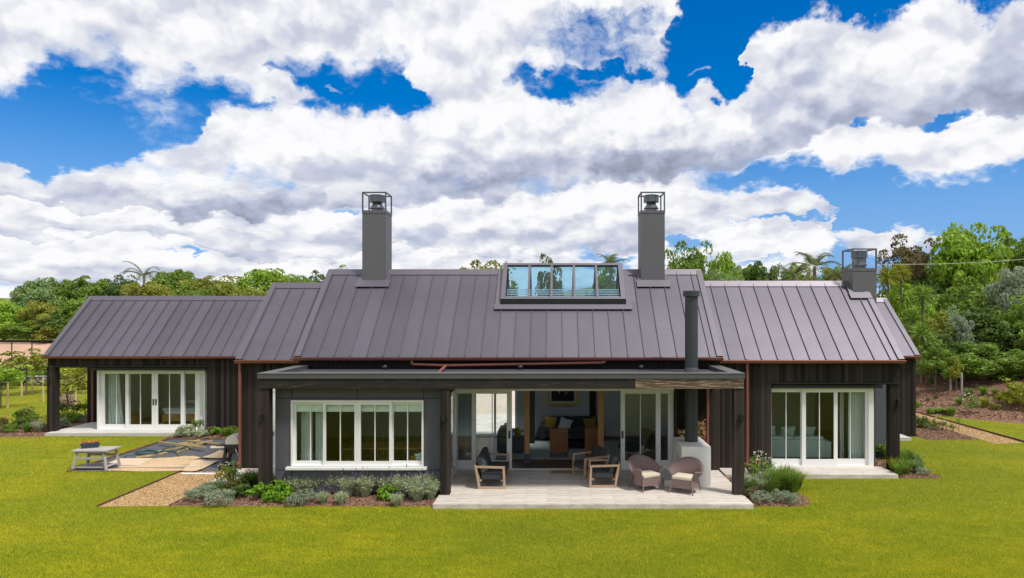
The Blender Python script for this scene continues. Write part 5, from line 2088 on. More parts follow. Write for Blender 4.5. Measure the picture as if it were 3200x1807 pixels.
def crown_mesh(kind, k):
    key = (kind, k)
    if key in CROWN:
        return CROWN[key]
    if kind == 'dome':
        V = crown(100 + k, 190, 62, .042, .85, .22, .80, -.25, .12)
    elif kind == 'loose':
        V = crown(200 + k, 150, 85, .048, 1.0, .26, .40, -.6, .45)
    elif kind == 'airy':
        V = crown(300 + k, 85, 75, .045, 1.0, .22, .35, -.7, .55)
    elif kind == 'shrub':
        V = crown(400 + k, 150, 70, .046, 1.0, .26, .60, -.8, .30)
    elif kind == 'sapling':
        V = crown(500 + k, 26, 34, .085, .9, .32, .25, -.7, .5)
    me = np_mesh('crown_' + kind, V, FOL['mid'])
    CROWN[key] = me
    return me


def set_mat(o, m):
    o.material_slots[0].link = 'OBJECT'
    o.material_slots[0].material = m


TRUNK = {}


def trunk_mesh(k, limbs=7):
    key = (k, limbs)
    if key not in TRUNK:
        r = random.Random(900 + k)
        b = MB()
        b.tube([(0, 0, -.1), (r.uniform(-.03, .03), r.uniform(-.03, .03), .35), (r.uniform(-.06, .06), r.uniform(-.06, .06), .75), (r.uniform(-.1, .1), r.uniform(-.1, .1), 1.3)], [.05, .04, .03, .01], 8)
        for i in range(limbs):
            a = 2 * math.pi * i / limbs + r.uniform(-.4, .4)
            z0 = r.uniform(.35, .95)
            L = r.uniform(.45, .75)
            p1 = (L * .5 * math.cos(a), L * .5 * math.sin(a), z0 + L * .45)
            p2 = (L * math.cos(a), L * math.sin(a), z0 + L * .75)
            b.tube([(0, 0, z0), p1, p2], [.022, .015, .004], 6)
        TRUNK[key] = b.mesh('trunk', MAT['bark'], True)
    return TRUNK[key]


def tree(name, label, X, Y, zb, ztop, rx_, kind, mat, group=None, k=0, trunk_frac=.25, ry=None, cat='tree', bark=None, limbs=7):
    """trunk with limbs + crown; crown spans from zb + trunk_frac*h to ztop"""
    h = ztop - zb
    t = thing(name, label, cat, (X, Y, zb), 0, group)
    cz0 = h * trunk_frac
    rz = (h - cz0) / 2 * 1.02
    cr = link('crown', crown_mesh(kind, k), t, (0, 0, cz0 + rz * (.72 if kind == 'dome' else .98)), (0, 0, rng.uniform(0, 6.28)), (rx_, ry or rx_, rz * (1.45 if kind == 'dome' else 1)))
    set_mat(cr, FOL[mat])
    tr = link('trunk', trunk_mesh(k % 3, limbs), t, (0, 0, 0), (0, 0, rng.uniform(0, 6.28)), (.32 * h, .32 * h, h * .66) if kind == 'sapling' else (min(h * .72, rx_ * 1.05), min(h * .72, rx_ * 1.05), h * .66))
    if bark:
        set_mat(tr, bark)
    return t


def tree_px(name, label, px0, px1, pytop, Y, zb, kind, mat, group=None, k=0, **kw):
    X = wx((px0 + px1) / 2, Y)
    rx_ = abs(wx(px1, Y) - wx(px0, Y)) / 2
    return tree(name, label, X, Y, zb, wz(pytop, Y), rx_ * 1.04, kind, mat, group, k, **kw)


GL = 'trees beyond the bedroom roof'
zL = 1.8
tree_px('dome_tree', 'wide grey-green dome tree rising beside the bare earth bank', 55, 215, 868, 78, zL, 'dome', 'greygreen', GL, 0)
tree_px('evergreen_tree', 'dark evergreen tree with a ragged top beside the grey-green dome tree', 195, 330, 858, 80, zL, 'loose', 'mid', GL, 0)
tree_px('evergreen_tree', 'dark evergreen tree behind the yellowish tree', 315, 430, 866, 84, zL, 'loose', 'dark', GL, 1)
tree_px('dome_tree', 'smooth green dome tree just behind the small palm', 465, 640, 845, 88, zL, 'dome', 'mid', GL, 1)
tree_px('evergreen_tree', 'olive green tree between the two green dome trees', 590, 760, 858, 86, zL, 'loose', 'olive', GL, 2)
tree_px('dome_tree', 'broad bright green dome tree above the stepped roof', 735, 945, 840, 84, zL, 'dome', 'bright', GL, 2)
tree_px('evergreen_tree', 'dark green tree with thin upright tips beside the lone tall chimney', 930, 1060, 850, 88, zL, 'airy', 'dark', GL, 0)
tree_px('evergreen_tree', 'dark green tree close behind the lone tall chimney', 1040, 1150, 838, 88, zL, 'airy', 'mid', GL, 1)
tree_px('yellowish_tree', 'yellow-green tree low behind the bedroom wing ridge', 370, 545, 872, 66, zL, 'loose', 'olive', GL, 0, trunk_frac=.1)
tree_px('yellowish_tree', 'olive tree low behind the bedroom wing, under the small palm', 540, 700, 900, 66, zL, 'loose', 'mid', GL, 1, trunk_frac=.1)
tree_px('yellowish_tree', 'olive tree low behind the mid roof step', 690, 860, 895, 66, zL, 'loose', 'olive', GL, 2, trunk_frac=.1)
tree_px('green_tree', 'fresh green tree at the end of the earth bank', -60, 85, 938, 72, zL, 'loose', 'bright', GL, 1, trunk_frac=.05)
tree_px('olive_tree', 'brownish olive tree in front of the grey-green dome tree', 70, 200, 935, 71, zL, 'loose', 'olive', GL, 0, trunk_frac=.05)
tree_px('olive_tree', 'dull green tree against the bedroom wing barge', 165, 300, 925, 72, zL, 'loose', 'mid', GL, 2, trunk_frac=.05)
tree_px('olive_tree', 'dark bushy tree low against the bedroom roof edge', 120, 250, 975, 70.5, zL, 'shrub', 'dark', GL, 0, trunk_frac=.02)
for i, (a_, b_, tp, mt) in enumerate(((-80, 60, 985, 'bright'), (20, 150, 1000, 'mid'), (110, 240, 1005, 'olive'), (200, 330, 990, 'mid'), (290, 420, 980, 'dark'))):
    tree_px('field_shrub', ('fresh green shrub along the foot of the far trees', 'green shrub under the brownish olive tree', 'olive shrub above the earth bank', 'green shrub hard against the bedroom wing barge', 'dark shrub behind the bedroom wing roof')[i], a_, b_, tp, 69.9, zL, 'shrub', mt, GL, i % 3, trunk_frac=0.0, cat='shrub')
for i, (a_, b_, tp, mt, kd) in enumerate(((-230, -40, 905, 'mid', 'loose'), (-420, -200, 880, 'bright', 'dome'), (-640, -400, 895, 'mid', 'loose'), (-900, -620, 870, 'dark', 'loose'))):
    tree_px('field_tree', ('leafy green tree past the end of the fence', 'bright dome tree past the end of the fence', 'loose green tree far along the field', 'dark tree at the far side of the field')[i], a_, b_, tp, 76, zL, kd, mt, GL, i % 3, trunk_frac=.08)
GM = 'trees behind the main ridge'
tree_px('ridge_tree', 'small olive tree showing over the main ridge on the open side of the skylight', 1430, 1570, 826, 60, 0, 'loose', 'olive', GM, 1)
tree_px('ridge_tree', 'tree tip showing just over the skylight frame', 1670, 1770, 812, 62, 0, 'airy', 'dark', GM, 2)
tree_px('ridge_tree', 'dark tree behind the palm on the chimney side of the skylight', 1830, 1960, 815, 62, 0, 'airy', 'mid', GM, 0)
tree_px('ridge_tree', 'low tree between the skylight and its neighbouring chimney', 1920, 2020, 838, 60, 0, 'loose', 'mid', GM, 0)
tree_px('ridge_tree', 'tall bushy tree close behind the chimney next to the skylight', 2070, 2230, 768, 58, 0, 'loose', 'mid', GM, 1)
tree_px('ridge_tree', 'rounded bright tree beside the chimney next to the skylight', 2190, 2330, 790, 60, 0, 'dome', 'bright', GM, 0)
tree_px('ridge_tree', 'low grey-green tree over the sitting room wing ridge', 2190, 2330, 835, 52, 0, 'loose', 'greygreen', GM, 2)
tree_px('ridge_tree', 'dark tree beside the tall palm', 2310, 2440, 810, 60, 0, 'loose', 'dark', GM, 0)
tree_px('ridge_tree', 'bushy green tree low behind the dry palm', 2400, 2520, 835, 58, 0, 'shrub', 'mid', GM, 1)
tree_px('ridge_tree', 'dull green tree low beside the small end chimney', 2550, 2680, 850, 56, 0, 'shrub', 'olive', GM, 2)
tree_px('ridge_tree', 'bushy tree filling the belt between the dark tree and the feathery palm', 2410, 2570, 838, 60, 0, 'shrub', 'bright', GM, 0)
tree_px('ridge_tree', 'low bushy tree between the feathery palm and the end chimney', 2520, 2680, 846, 60, 0, 'shrub', 'mid', GM, 2)
tree_px('ridge_tree', 'rounded green tree low behind the steps of the sitting room ridge', 2270, 2420, 830, 62, 0, 'dome', 'mid', GM, 1)
tree_px('ridge_tree', 'low green tree beside the lone tall chimney, over the stepped roof', 860, 1020, 862, 82, zL, 'dome', 'mid', GM, 0)
tree_px('ridge_tree', 'bushy olive tree along the main ridge near the lone tall chimney', 1440, 1620, 830, 66, 0, 'shrub', 'olive', GM, 1)
GR = 'trees on the mulch bank'
PALEBARK = M('pale_bark', (.36, .33, .27), .9, var=.15, vscale=4)
zR = 1.3
tree_px('rusty_tree', 'dark rusty-leaved tree behind the small end chimney', 2735, 2930, 742, 52, zR, 'airy', 'rust', GR, 1, trunk_frac=.3)
tree_px('rusty_tree', 'dark green tree filling in under the rusty tree', 2760, 2960, 840, 50, zR, 'loose', 'dark', GR, 2, trunk_frac=.1)
tree_px('tall_tree', 'tall bright green tree with pale bare trunks', 2905, 3130, 690, 49, zR, 'loose', 'bright', GR, 2, trunk_frac=.22, bark=PALEBARK)
tree_px('tall_tree', 'tall green tree behind the pale-trunked tree', 3060, 3330, 715, 52, zR, 'loose', 'mid', GR, 0, trunk_frac=.2, bark=PALEBARK)
tree_px('bank_tree', 'broad green tree filling in behind the rusty tree', 2830, 3030, 800, 57, zR, 'loose', 'mid', GR, 0, trunk_frac=.05)
tree_px('bank_tree', 'broad dark tree filling in behind the tall pale-trunked tree', 2980, 3230, 775, 58, zR, 'shrub', 'mid', GR, 1, trunk_frac=.05)
tree_px('bank_tree', 'fresh green tree right behind the end gable', 2740, 2900, 880, 44, zR, 'shrub', 'bright', GR, 0, trunk_frac=.02)
tree_px('bank_tree', 'dense green tree below the tall pale-trunked tree', 2900, 3100, 880, 45, zR, 'shrub', 'mid', GR, 1, trunk_frac=.02)
tree_px('bank_tree', 'silvery tree beside the tall pale-trunked tree', 3080, 3260, 850, 43, zR, 'shrub', 'silver', GR, 2, trunk_frac=.05)
tree_px('bank_tree', 'dark glossy tree low behind the round bush', 2960, 3180, 960, 41, zR, 'shrub', 'dark', GR, 0, trunk_frac=.02)
tree_px('bank_tree', 'olive green tree low behind the willowy shrub', 2820, 3000, 985, 41, zR, 'shrub', 'olive', GR, 1, trunk_frac=.02)
tree_px('bank_tree', 'dark green tree at the edge of the bank', 3120, 3330, 930, 40, zR, 'shrub', 'mid', GR, 0, trunk_frac=.02)
tree_px('bank_tree', 'slender silvery tree in front of the dark bank trees', 2955, 3040, 965, 39.5, zR, 'airy', 'silver', GR, 1, trunk_frac=.1)
tree_px('round_bush', 'large round bright green bush on top of the mulch bank', 2960, 3180, 1078, 37, .9, 'shrub', 'mid', GR, 2, trunk_frac=.0, cat='bush')
tree_px('round_bush', 'round bright green bush at the edge of the mulch bank', 3120, 3290, 1090, 36, 1.0, 'shrub', 'mid', GR, 0, trunk_frac=.0, cat='bush')
tree_px('willowy_bush', 'willowy dark green bush behind the end wall', 2855, 2990, 1058, 37, .75, 'airy', 'mid', GR, 0, trunk_frac=.0, cat='bush')
tree_px('willowy_bush', 'dark filling bush between the round and willowy bushes', 2900, 3060, 1040, 39, .9, 'shrub', 'dark', GR, 1, trunk_frac=.0, cat='bush')
# trees across the lawn, behind the photographer: they show in the glass
GB = 'trees across the lawn'
for i in range(9):
    tree('lawn_tree', 'large dark tree across the lawn, mirrored in the window glass', -34 + 8.5 * i + rng.uniform(-2, 2), -27 + rng.uniform(-3, 3), LAWN, rng.uniform(8, 11), rng.uniform(4, 5.2), 'loose', 'dark', GB, i % 3, .12)


# ---------------------------------------------------------------- palms
def frond(b, base, az, elev, L, droop, w, nleaf, r):
    """rachis with leaflets as blades"""
    pts = []
    for i in range(9):
        s = i / 8
        e = elev - droop * s * s
        if i == 0:
            p = np.array(base, float)
        else:
            p = pts[-1] + L / 8 * np.array((math.cos(az) * math.cos(e), math.sin(az) * math.cos(e), math.sin(e)))
        pts.append(p)
    pts = np.array(pts)
    out = []
    side = np.array((-math.sin(az), math.cos(az), 0))
    for i in range(nleaf):
        s = .12 + .88 * i / nleaf
        j = min(7, int(s * 8)); f = s * 8 - j
        c = pts[j] * (1 - f) + pts[j + 1] * f
        d = unit(pts[j + 1] - pts[j])
        ll = w * (1 - .6 * abs(s - .35)) * r.uniform(.85, 1.1)
        for sg in (-1, 1):
            tip = c + ll * unit(side * sg + d * .9 + np.array((0, 0, -.25 + r.uniform(-.1, .1))))
            out.append([c, c + d * ll * .09, tip, c - d * ll * .02])
    for j in range(8):
        u = np.array((0, 0, .02))
        out.append([pts[j] - u, pts[j + 1] - u, pts[j + 1] + u, pts[j] + u])
    return out


def palm(label, X, Y, zb, zc, L, n, mat, seed, group, wind=0.0, dead=0):
    r = np.random.default_rng(seed)
    t = thing('palm_tree', label, 'palm tree', (X, Y, zb), 0, group)
    h = zc - zb
    MB().tube([(0, 0, -.1), (.05, 0, h * .5), (0, 0, h)], [.17, .13, .11], 10).build('trunk', MAT['bark'], t, True)
    V = []
    for i in range(n):
        az = 2 * math.pi * i / n + r.uniform(-.3, .3)
        if wind:
            az = az * .55 + wind * .45
        V += frond(None, (0, 0, h), az, r.uniform(.35, 1.25), L * r.uniform(.8, 1.1), r.uniform(1.0, 2.0), L * .32, 26, r)
    cr = link('crown', np_mesh('palm_crown', V, FOL[mat]), t)
    if dead:
        V = []
        for i in range(dead):
            V += frond(None, (0, 0, h - .1), r.uniform(0, 6.28), r.uniform(-.9, -.1), L * .8, r.uniform(.5, 1.0), L * .25, 20, r)
        link('dry_fronds', np_mesh('dry_fronds', V, FOL['straw']), t)
    return t


GP = 'palms among the background trees'
Yp = 74
palm('windblown palm standing above the trees behind the bedroom wing', wx(450, Yp), Yp, zL, wz(862, Yp), 2.6, 9, 'palm', 1, GP, wind=2.2)
Yp = 58
palm('windblown palm between the skylight and its neighbouring chimney', wx(1908, Yp), Yp, 0, wz(828, Yp), 1.7, 9, 'palm', 2, GP)
Yp = 50
palm('tall feathery palm behind the sitting room wing ridge', wx(2545, Yp), Yp, 0, wz(835, Yp), 2.2, 12, 'palm', 3, GP, dead=4)
palm('half-dry palm leaning over the sitting room wing ridge beside the feathery palm', wx(2480, 47), 47, 0, wz(862, 47), 2.0, 10, 'palm', 4, GP, dead=10)
palm('half-dry palm beside the small end chimney', wx(2625, 47), 47, 0, wz(862, 47), 1.7, 10, 'palm', 5, GP, dead=8)


def spiky(label, X, Y, zb, zc, L, mat, seed, group, trunks=1):
    r = np.random.default_rng(seed)
    t = thing('cabbage_tree', label, 'tree', (X, Y, zb), 0, group)
    h = zc - zb
    MB().tube([(0, 0, -.1), (.04, .02, h * .6), (0, 0, h)], [.09, .07, .06], 8).build('trunk', MAT['bark'], t, True)
    n = 150
    d = unit(r.normal(size=(n, 3)) + np.array((0, 0, .35)))
    base = np.array((0, 0, h)) + d * .05
    tip = base + d * L * r.uniform(.75, 1.1, (n, 1)) - np.array((0, 0, .12 * L))
    sd_ = unit(np.cross(d, r.normal(size=(n, 3)))) * L * .045
    mid = (base + tip) / 2 + np.array((0, 0, .06 * L))
    V = np.stack([base, mid + sd_, tip, mid - sd_], 1)
    link('crown', np_mesh('spiky_crown', V, FOL[mat]), t)
    return t


GS = 'spiky cabbage trees on the bank'
for i, (px, py, Yc, L, mt, lb) in enumerate(((2775, 862, 42.5, .95, 'yellow', 'yellowish cabbage tree head beside the small end chimney'), (2815, 850, 43, .8, 'yellow', 'second yellowish cabbage tree head near the small end chimney'),
                                         (2882, 925, 40, .9, 'tuft', 'green cabbage tree head under the rusty tree'), (2880, 1045, 39, .9, 'tuft', 'green cabbage tree head close behind the end gable'),
                                         (2850, 1000, 40, .8, 'tuft', 'cabbage tree head against the end roof edge'))):
    spiky(lb, wx(px, Yc), Yc, .9, wz(py, Yc), L, mt, 40 + i, GS)

# overhead line
pts = []
for i in range(25):
    s = i / 24
    px = 2720 + (3330 - 2720) * s
    py = 826 - 28 * s + 10 * math.sin(math.pi * s)
    Yw = 40 - 6 * s
    pts.append((wx(px, Yw), Yw, wz(py, Yw)))
o = MB(pts[12]).tube(pts, .013, 5).build('power_line', MAT['lid'], loc=pts[12])
tag(o, 'thin overhead power line crossing in front of the tall trees', 'power line')


# ---------------------------------------------------------------- garden plants
def blades(n, seed, spread, h, w, lean, curve=.5, up=.8, base_r=.06):
    """upright blades bending outward: quads in two joints"""
    r = np.random.default_rng(seed)
    az = r.uniform(0, 2 * math.pi, n)
    br = base_r * np.sqrt(r.uniform(0, 1, n))
    base = np.stack([br * np.cos(az), br * np.sin(az), np.zeros(n)], 1)
    ln = lean * r.uniform(.1, 1.0, n)
    H = h * r.uniform(.65, 1.1, n)
    out = np.stack([np.cos(az), np.sin(az), np.zeros(n)], 1)
    p1 = base + out * (ln * .35 * H)[:, None] + np.array((0, 0, 1)) * (H * .6)[:, None]
    p2 = base + out * (ln * H)[:, None] + np.array((0, 0, 1)) * (H * (1 - curve * ln * .5))[:, None]
    sd_ = np.stack([-np.sin(az), np.cos(az), np.zeros(n)], 1) * w
    return np.concatenate([np.stack([base - sd_, base + sd_, p1 + sd_ * .9, p1 - sd_ * .9], 1), np.stack([p1 - sd_ * .9, p1 + sd_ * .9, p2 + sd_ * .1, p2 - sd_ * .1], 1)]), p2


PL_ME = {}


def plant_mesh(kind, k):
    key = (kind, k)
    if key in PL_ME:
        return PL_ME[key]
    r = np.random.default_rng(7000 + 31 * k + len(kind))
    parts = []
    if kind == 'lavender':
        V, tips = blades(560, 10 + k, 0, .42, .0065, .62, .5, base_r=.08)
        C = tips * r.uniform(.25, .95, (len(tips), 1)); C = np.repeat(C, 3, 0) + r.normal(size=(3 * len(tips), 3)) * .02
        V = np.concatenate([V, leaf_quads(C, r.normal(size=C.shape) + np.array((0, 0, .3)), .026, .28, r)])
        parts.append(('foliage', V, 'lavender'))
        st, ft = blades(26, 50 + k, 0, .54, .003, .5, .3, base_r=.08)
        F = np.concatenate([ft + np.array((0, 0, -.012 * j)) + r.normal(size=ft.shape) * .006 for j in range(4)])
        parts.append(('flower_stems', st, 'lavender'))
        parts.append(('flowers', leaf_quads(F, r.normal(size=F.shape), .014, .7, r), 'purple'))
    elif kind == 'santolina':
        V = crown(600 + k, 60, 34, .055, .85, .26, .65, -.15, .2)
        V = V * np.array((.34, .34, .30)) + np.array((0, 0, .10))
        parts.append(('foliage', V, 'silver'))
    elif kind == 'mound':
        V = crown(640 + k, 60, 32, .075, .9, .28, .6, -.2, .3)
        V = V * np.array((.34, .34, .34)) + np.array((0, 0, .12))
        parts.append(('foliage', V, 'mid'))
    elif kind == 'broad':
        V = crown(680 + k, 26, 14, .16, .9, .30, .5, -.2, .35)
        V = V * np.array((.26, .26, .28)) + np.array((0, 0, .12))
        parts.append(('foliage', V, 'lime'))
    elif kind == 'tuft':
        V, _ = blades(260, 90 + k, 0, .55, .008, .8, .8, base_r=.10)
        parts.append(('foliage', V, 'tuft'))
    elif kind == 'rose':
        V = crown(720 + k, 30, 26, .085, 1.0, .28, .4, -.6, .5)
        V = V * np.array((.30, .30, .34)) + np.array((0, 0, .36))
        parts.append(('foliage', V, 'mid'))
        st = MB()
        for i in range(5):
            a = 1.3 * i
            st.tube([(0, 0, -.02), (.08 * math.cos(a), .08 * math.sin(a), .25), (.17 * math.cos(a), .17 * math.sin(a), .5)], [.012, .009, .004], 5)
        parts.append(('stems', st, None))
        C = unit(r.normal(size=(4, 3)) + np.array((0, -.5, .7))) * np.array((.30, .30, .36)) + np.array((0, 0, .38))
        C = np.repeat(C, 12, 0) + r.normal(size=(48, 3)) * .014
        parts.append(('flowers', leaf_quads(C, r.normal(size=C.shape), .020, .8, r), 'pink'))
    elif kind == 'daisy':
        V = crown(760 + k, 40, 34, .06, 1.1, .28, .4, -.6, .4)
        V = V * np.array((.36, .36, .44)) + np.array((0, 0, .42))
        parts.append(('foliage', V, 'mid'))
        C = unit(r.normal(size=(46, 3)) + np.array((0, -.3, .6))) * np.array((.38, .38, .46)) + np.array((0, 0, .46))
        C = np.repeat(C, 5, 0) + r.normal(size=(230, 3)) * .008
        parts.append(('flowers', leaf_quads(C, r.normal(size=C.shape) + np.array((0, -.6, 1.0)), .017, .8, r), 'white'))
    elif kind == 'twig':
        V = crown(800 + k, 14, 9, .09, 1.0, .30, .3, -.7, .6)
        V = V * np.array((.20, .20, .34)) + np.array((0, 0, .52))
        parts.append(('foliage', V, 'mid'))
        st = MB(); st.tube([(0, 0, -.03), (.01, .01, .4), (0, .02, .85)], [.012, .01, .004], 6)
        st.tube([(.01, .01, .35), (.10, .05, .6)], [.008, .003], 5)
        st.tube([(.01, .01, .42), (-.12, -.03, .66)], [.008, .003], 5)
        parts.append(('stems', st, None))
    elif kind == 'hosta':
        V, _ = blades(60, 130 + k, 0, .34, .035, 1.0, 1.2, base_r=.05)
        parts.append(('foliage', V, 'lime'))
    out = []
    for nm, V, mt in parts:
        me = V.mesh(nm, MAT['bark']) if isinstance(V, MB) else np_mesh(nm, V, FOL[mt])
        out.append((nm, me, mt))
    PL_ME[key] = out
    return out


GSCALE = {'plants in the bed by the bedroom porch': .58, 'plants against the bedroom wing wall': .68, 'plants on the mulch bank': .55, 'roses in the bed by the end wall': .62,
          'plants in the patio-corner bed': .95, 'plants round the sitting room porch post': .9, 'lavender in front of the bay window': 1.05, 'plants in the path-side bed': .85}


def plant(kind, name, label, X, Y, z, s=1.0, k=0, mat=None, group=None, flower=None, cat='plant', rz=None):
    s *= GSCALE.get(group, 1.0)
    t = thing(name, label, cat, (X, Y, z), rng.uniform(0, 6.28) if rz is None else rz, group, s)
    for nm, me, mt in plant_mesh(kind, k % 3):
        o = link(nm, me, t)
        if mat and nm == 'foliage':
            set_mat(o, FOL[mat])
        if nm == 'flowers':
            o['kind'] = 'stuff'
            if flower:
                set_mat(o, FOL[flower])
    return t


def front(px, py):
    """ground point of the bed in front of the house"""
    Y = gy(py, LAWN + .02)
    return wx(px, Y), Y


ZB = LAWN + .025
GLv = 'lavender in front of the bay window'
LB = 'grey-green lavender bush in the mulch bed under the bay window'
for i, (px, py, s) in enumerate(((921, 1548, 1.0), (968, 1545, 1.0), (992, 1543, .95), (1040, 1543, 1.05), (1090, 1552, 1.05), (1118, 1548, 1.0), (1142, 1552, 1.1), (1207, 1548, 1.0), (1256, 1553, 1.15), (1290, 1553, 1.05), (1325, 1556, 1.2), (1305, 1566, 1.0), (1345, 1560, 1.0))):
    X, Y = front(px, py)
    plant('lavender', 'lavender_bush', LB, X, Y, ZB, s * 1.2, i, None, GLv)
for px, py, s in ((1010, 1575, .85), (1067, 1577, .9), (1240, 1581, .85)):
    X, Y = front(px, py)
    plant('lavender', 'lavender_bush', 'low clipped lavender without flower spikes at the lawn edge of the bay bed', X, Y, ZB, s * .8, 1, 'lavender', GLv)
GSt = 'silver santolina mounds'
for (px, py, s, lb) in ((955, 1572, .95, 'silvery white mound plant among the lavender'), (925, 1578, .8, 'small silvery mound plant beside the lime green clump'), (617, 1568, 1.05, 'silvery mound plant next to the gravel path'), (640, 1553, .95, 'silvery mound plant near the concrete step'), (690, 1577, 1.15, 'large silvery mound plant at the lawn edge of the path-side bed')):
    X, Y = front(px, py)
    plant('santolina', 'santolina_mound', lb, X, Y, ZB, s, rng.randrange(3), None, GSt)
for (px, py, s, lb, mt) in ((815, 1565, 1.25, 'lime green leafy clump in front of the corner post', 'lime'), (848, 1572, .9, 'bright yellow-green clump at the lawn edge by the corner post', 'lime'), (880, 1560, 1.3, 'lime green leafy clump under the bay wall corner', 'lime'), (893, 1574, .9, 'small yellow-green clump before the lavender', 'lime'), (1208, 1563, 1.1, 'bright lime clump between the lavender bushes', 'lime')):
    X, Y = front(px, py)
    plant('broad', 'leafy_clump', lb, X, Y, ZB, s, rng.randrange(3), mt, 'lime leafy clumps')
for (px, py, s, lb, mt, kd) in ((735, 1548, 1.25, 'bronze-green bushy plant with orange tips in the path-side bed', 'bronze', 'mound'), (752, 1556, 1.0, 'dark green bushy plant at the front of the path-side bed', 'dark', 'mound'), (722, 1520, 1.2, 'green rose bush beside the concrete step', 'mid', 'rose'), (775, 1530, 1.25, 'dark strappy plant behind the coral flowers', 'dark', 'tuft'), (800, 1530, 1.2, 'dark strappy plant beside the corner post', 'dark', 'tuft'), (850, 1530, 1.1, 'strappy plant between the corner post and bay wall', 'olive', 'tuft'), (768, 1536, .95, 'small rose with coral flowers in the path-side bed', 'mid', 'rose'), (680, 1540, .9, 'grey-green feathery tuft beside the concrete step', 'greygreen', 'lavender'), (650, 1540, .8, 'grey-green feathery tuft at the path edge', 'greygreen', 'lavender'), (705, 1525, .9, 'pale flowering bush on the concrete step edge', 'olive', 'daisy')):
    X, Y = front(px, py)
    plant(kd, 'bed_plant', lb, X, Y, ZB, s, rng.randrange(3), mt, 'plants in the path-side bed')
# patio-corner bed
GRB = 'plants in the patio-corner bed'
for (px, py, s, lb, mt, kd, fl_c) in ((2372, 1500, .95, 'tall white daisy bush beside the downpipe near the patio corner', 'mid', 'daisy', 'white'), (2345, 1500, 1.0, 'pink rose behind the patio corner post', 'mid', 'rose', 'pink'), (2400, 1505, .8, 'white daisy bush near the sitting room wing doors', 'mid', 'daisy', 'white'),
                                      (2350, 1540, 1.2, 'lavender with dark purple spikes next to the patio post', None, 'lavender', None), (2375, 1545, 1.1, 'lavender with dark purple spikes among the grasses', None, 'lavender', None), (2335, 1548, 1.0, 'dark leafy salvia at the foot of the patio post', 'dark', 'mound', None),
                                      (2420, 1540, 1.35, 'bright green grassy tuft in the patio-corner bed', None, 'tuft', None), (2450, 1535, 1.35, 'bright green grassy tuft in the patio-corner bed', None, 'tuft', None), (2478, 1540, 1.25, 'bright green grassy tuft in the patio-corner bed', None, 'tuft', None), (2455, 1520, 1.25, 'bright green grassy tuft in the patio-corner bed', None, 'tuft', None), (2490, 1525, 1.05, 'yellowish grassy tuft at the lawn side of the patio-corner bed', 'yellow', 'tuft', None), (2400, 1548, 1.0, 'bright green grassy tuft in the patio-corner bed', None, 'tuft', None),
                                      (2362, 1520, 1.0, 'pink-flowered rose among the daisies', 'mid', 'rose', 'pink'), (2390, 1525, 1.1, 'purple-spiked lavender below the daisy bushes', None, 'lavender', None), (2430, 1512, 1.0, 'small lavender behind the grassy tufts', None, 'lavender', None), (2352, 1560, .8, 'dark purple-leaved plant at the patio edge', 'rust', 'mound', None),
                                      (2377, 1572, .95, 'silvery mound plant at the patio corner', None, 'santolina', None), (2445, 1572, 1.0, 'silvery mound plant in front of the grassy tufts', None, 'santolina', None), (2470, 1572, .8, 'small silvery mound plant beside the bare mulch', None, 'santolina', None)):
    X, Y = front(px, py)
    plant(kd, 'bed_plant', lb, X, Y, ZB, s, rng.randrange(3), mt, GRB, fl_c)
# right porch bed
GPB = 'plants round the sitting room porch post'
for (px, py, s, lb, mt, kd) in ((2752, 1430, 1.3, 'blue-green bushy plant against the grey porch wall', 'dark', 'mound'), (2772, 1436, 1.2, 'green strappy plant beside the grey porch wall', None, 'tuft'), (2795, 1475, 1.05, 'upright yellow-green strappy plant in front of the porch post', 'yellow', 'tuft'), (2822, 1460, 1.25, 'green strappy plant beyond the porch post', None, 'tuft'), (2845, 1455, 1.3, 'green bushy plant beyond the porch post', 'mid', 'mound'), (2830, 1482, 1.0, 'green strappy plant at the slab corner', None, 'tuft'), (2865, 1478, 1.0, 'feathery grey-green plant at the bed tip', 'greygreen', 'lavender'), (2885, 1486, .8, 'low silvery plant at the bed tip', None, 'santolina'), (2810, 1488, .9, 'small green strappy plant next to the slab corner', None, 'tuft')):
    X, Y = front(px, py)
    plant(kd, 'porch_plant', lb, X, Y, ZB, s, rng.randrange(3), mt, GPB)
# bed against the bedroom wing wall
GLW = 'plants against the bedroom wing wall'
for (px, py, s, lb, mt, kd) in ((578, 1367, 1.7, 'rounded grey-green bush at the end of the bedroom wing slab', 'lavender', 'mound'), (614, 1362, 1.5, 'white rose bush in front of the bedroom wing doors', 'mid', 'rose'), (630, 1367, 1.15, 'small grey-green bush in front of the dark boards', 'lavender', 'mound'), (657, 1360, 1.2, 'dark red leafy plant against the dark boards', 'rust', 'mound'), (675, 1362, 1.4, 'yellow-green leafy plant against the dark boards', 'lime', 'broad'), (705, 1366, 1.1, 'green tuft near the barbecue', None, 'tuft'), (728, 1362, 1.4, 'green bush beside the barbecue', 'mid', 'mound')):
    X, Y = front(px, py)
    plant(kd, 'wall_plant', lb, X, Y, ZB, s, rng.randrange(3), mt, GLW, 'white')
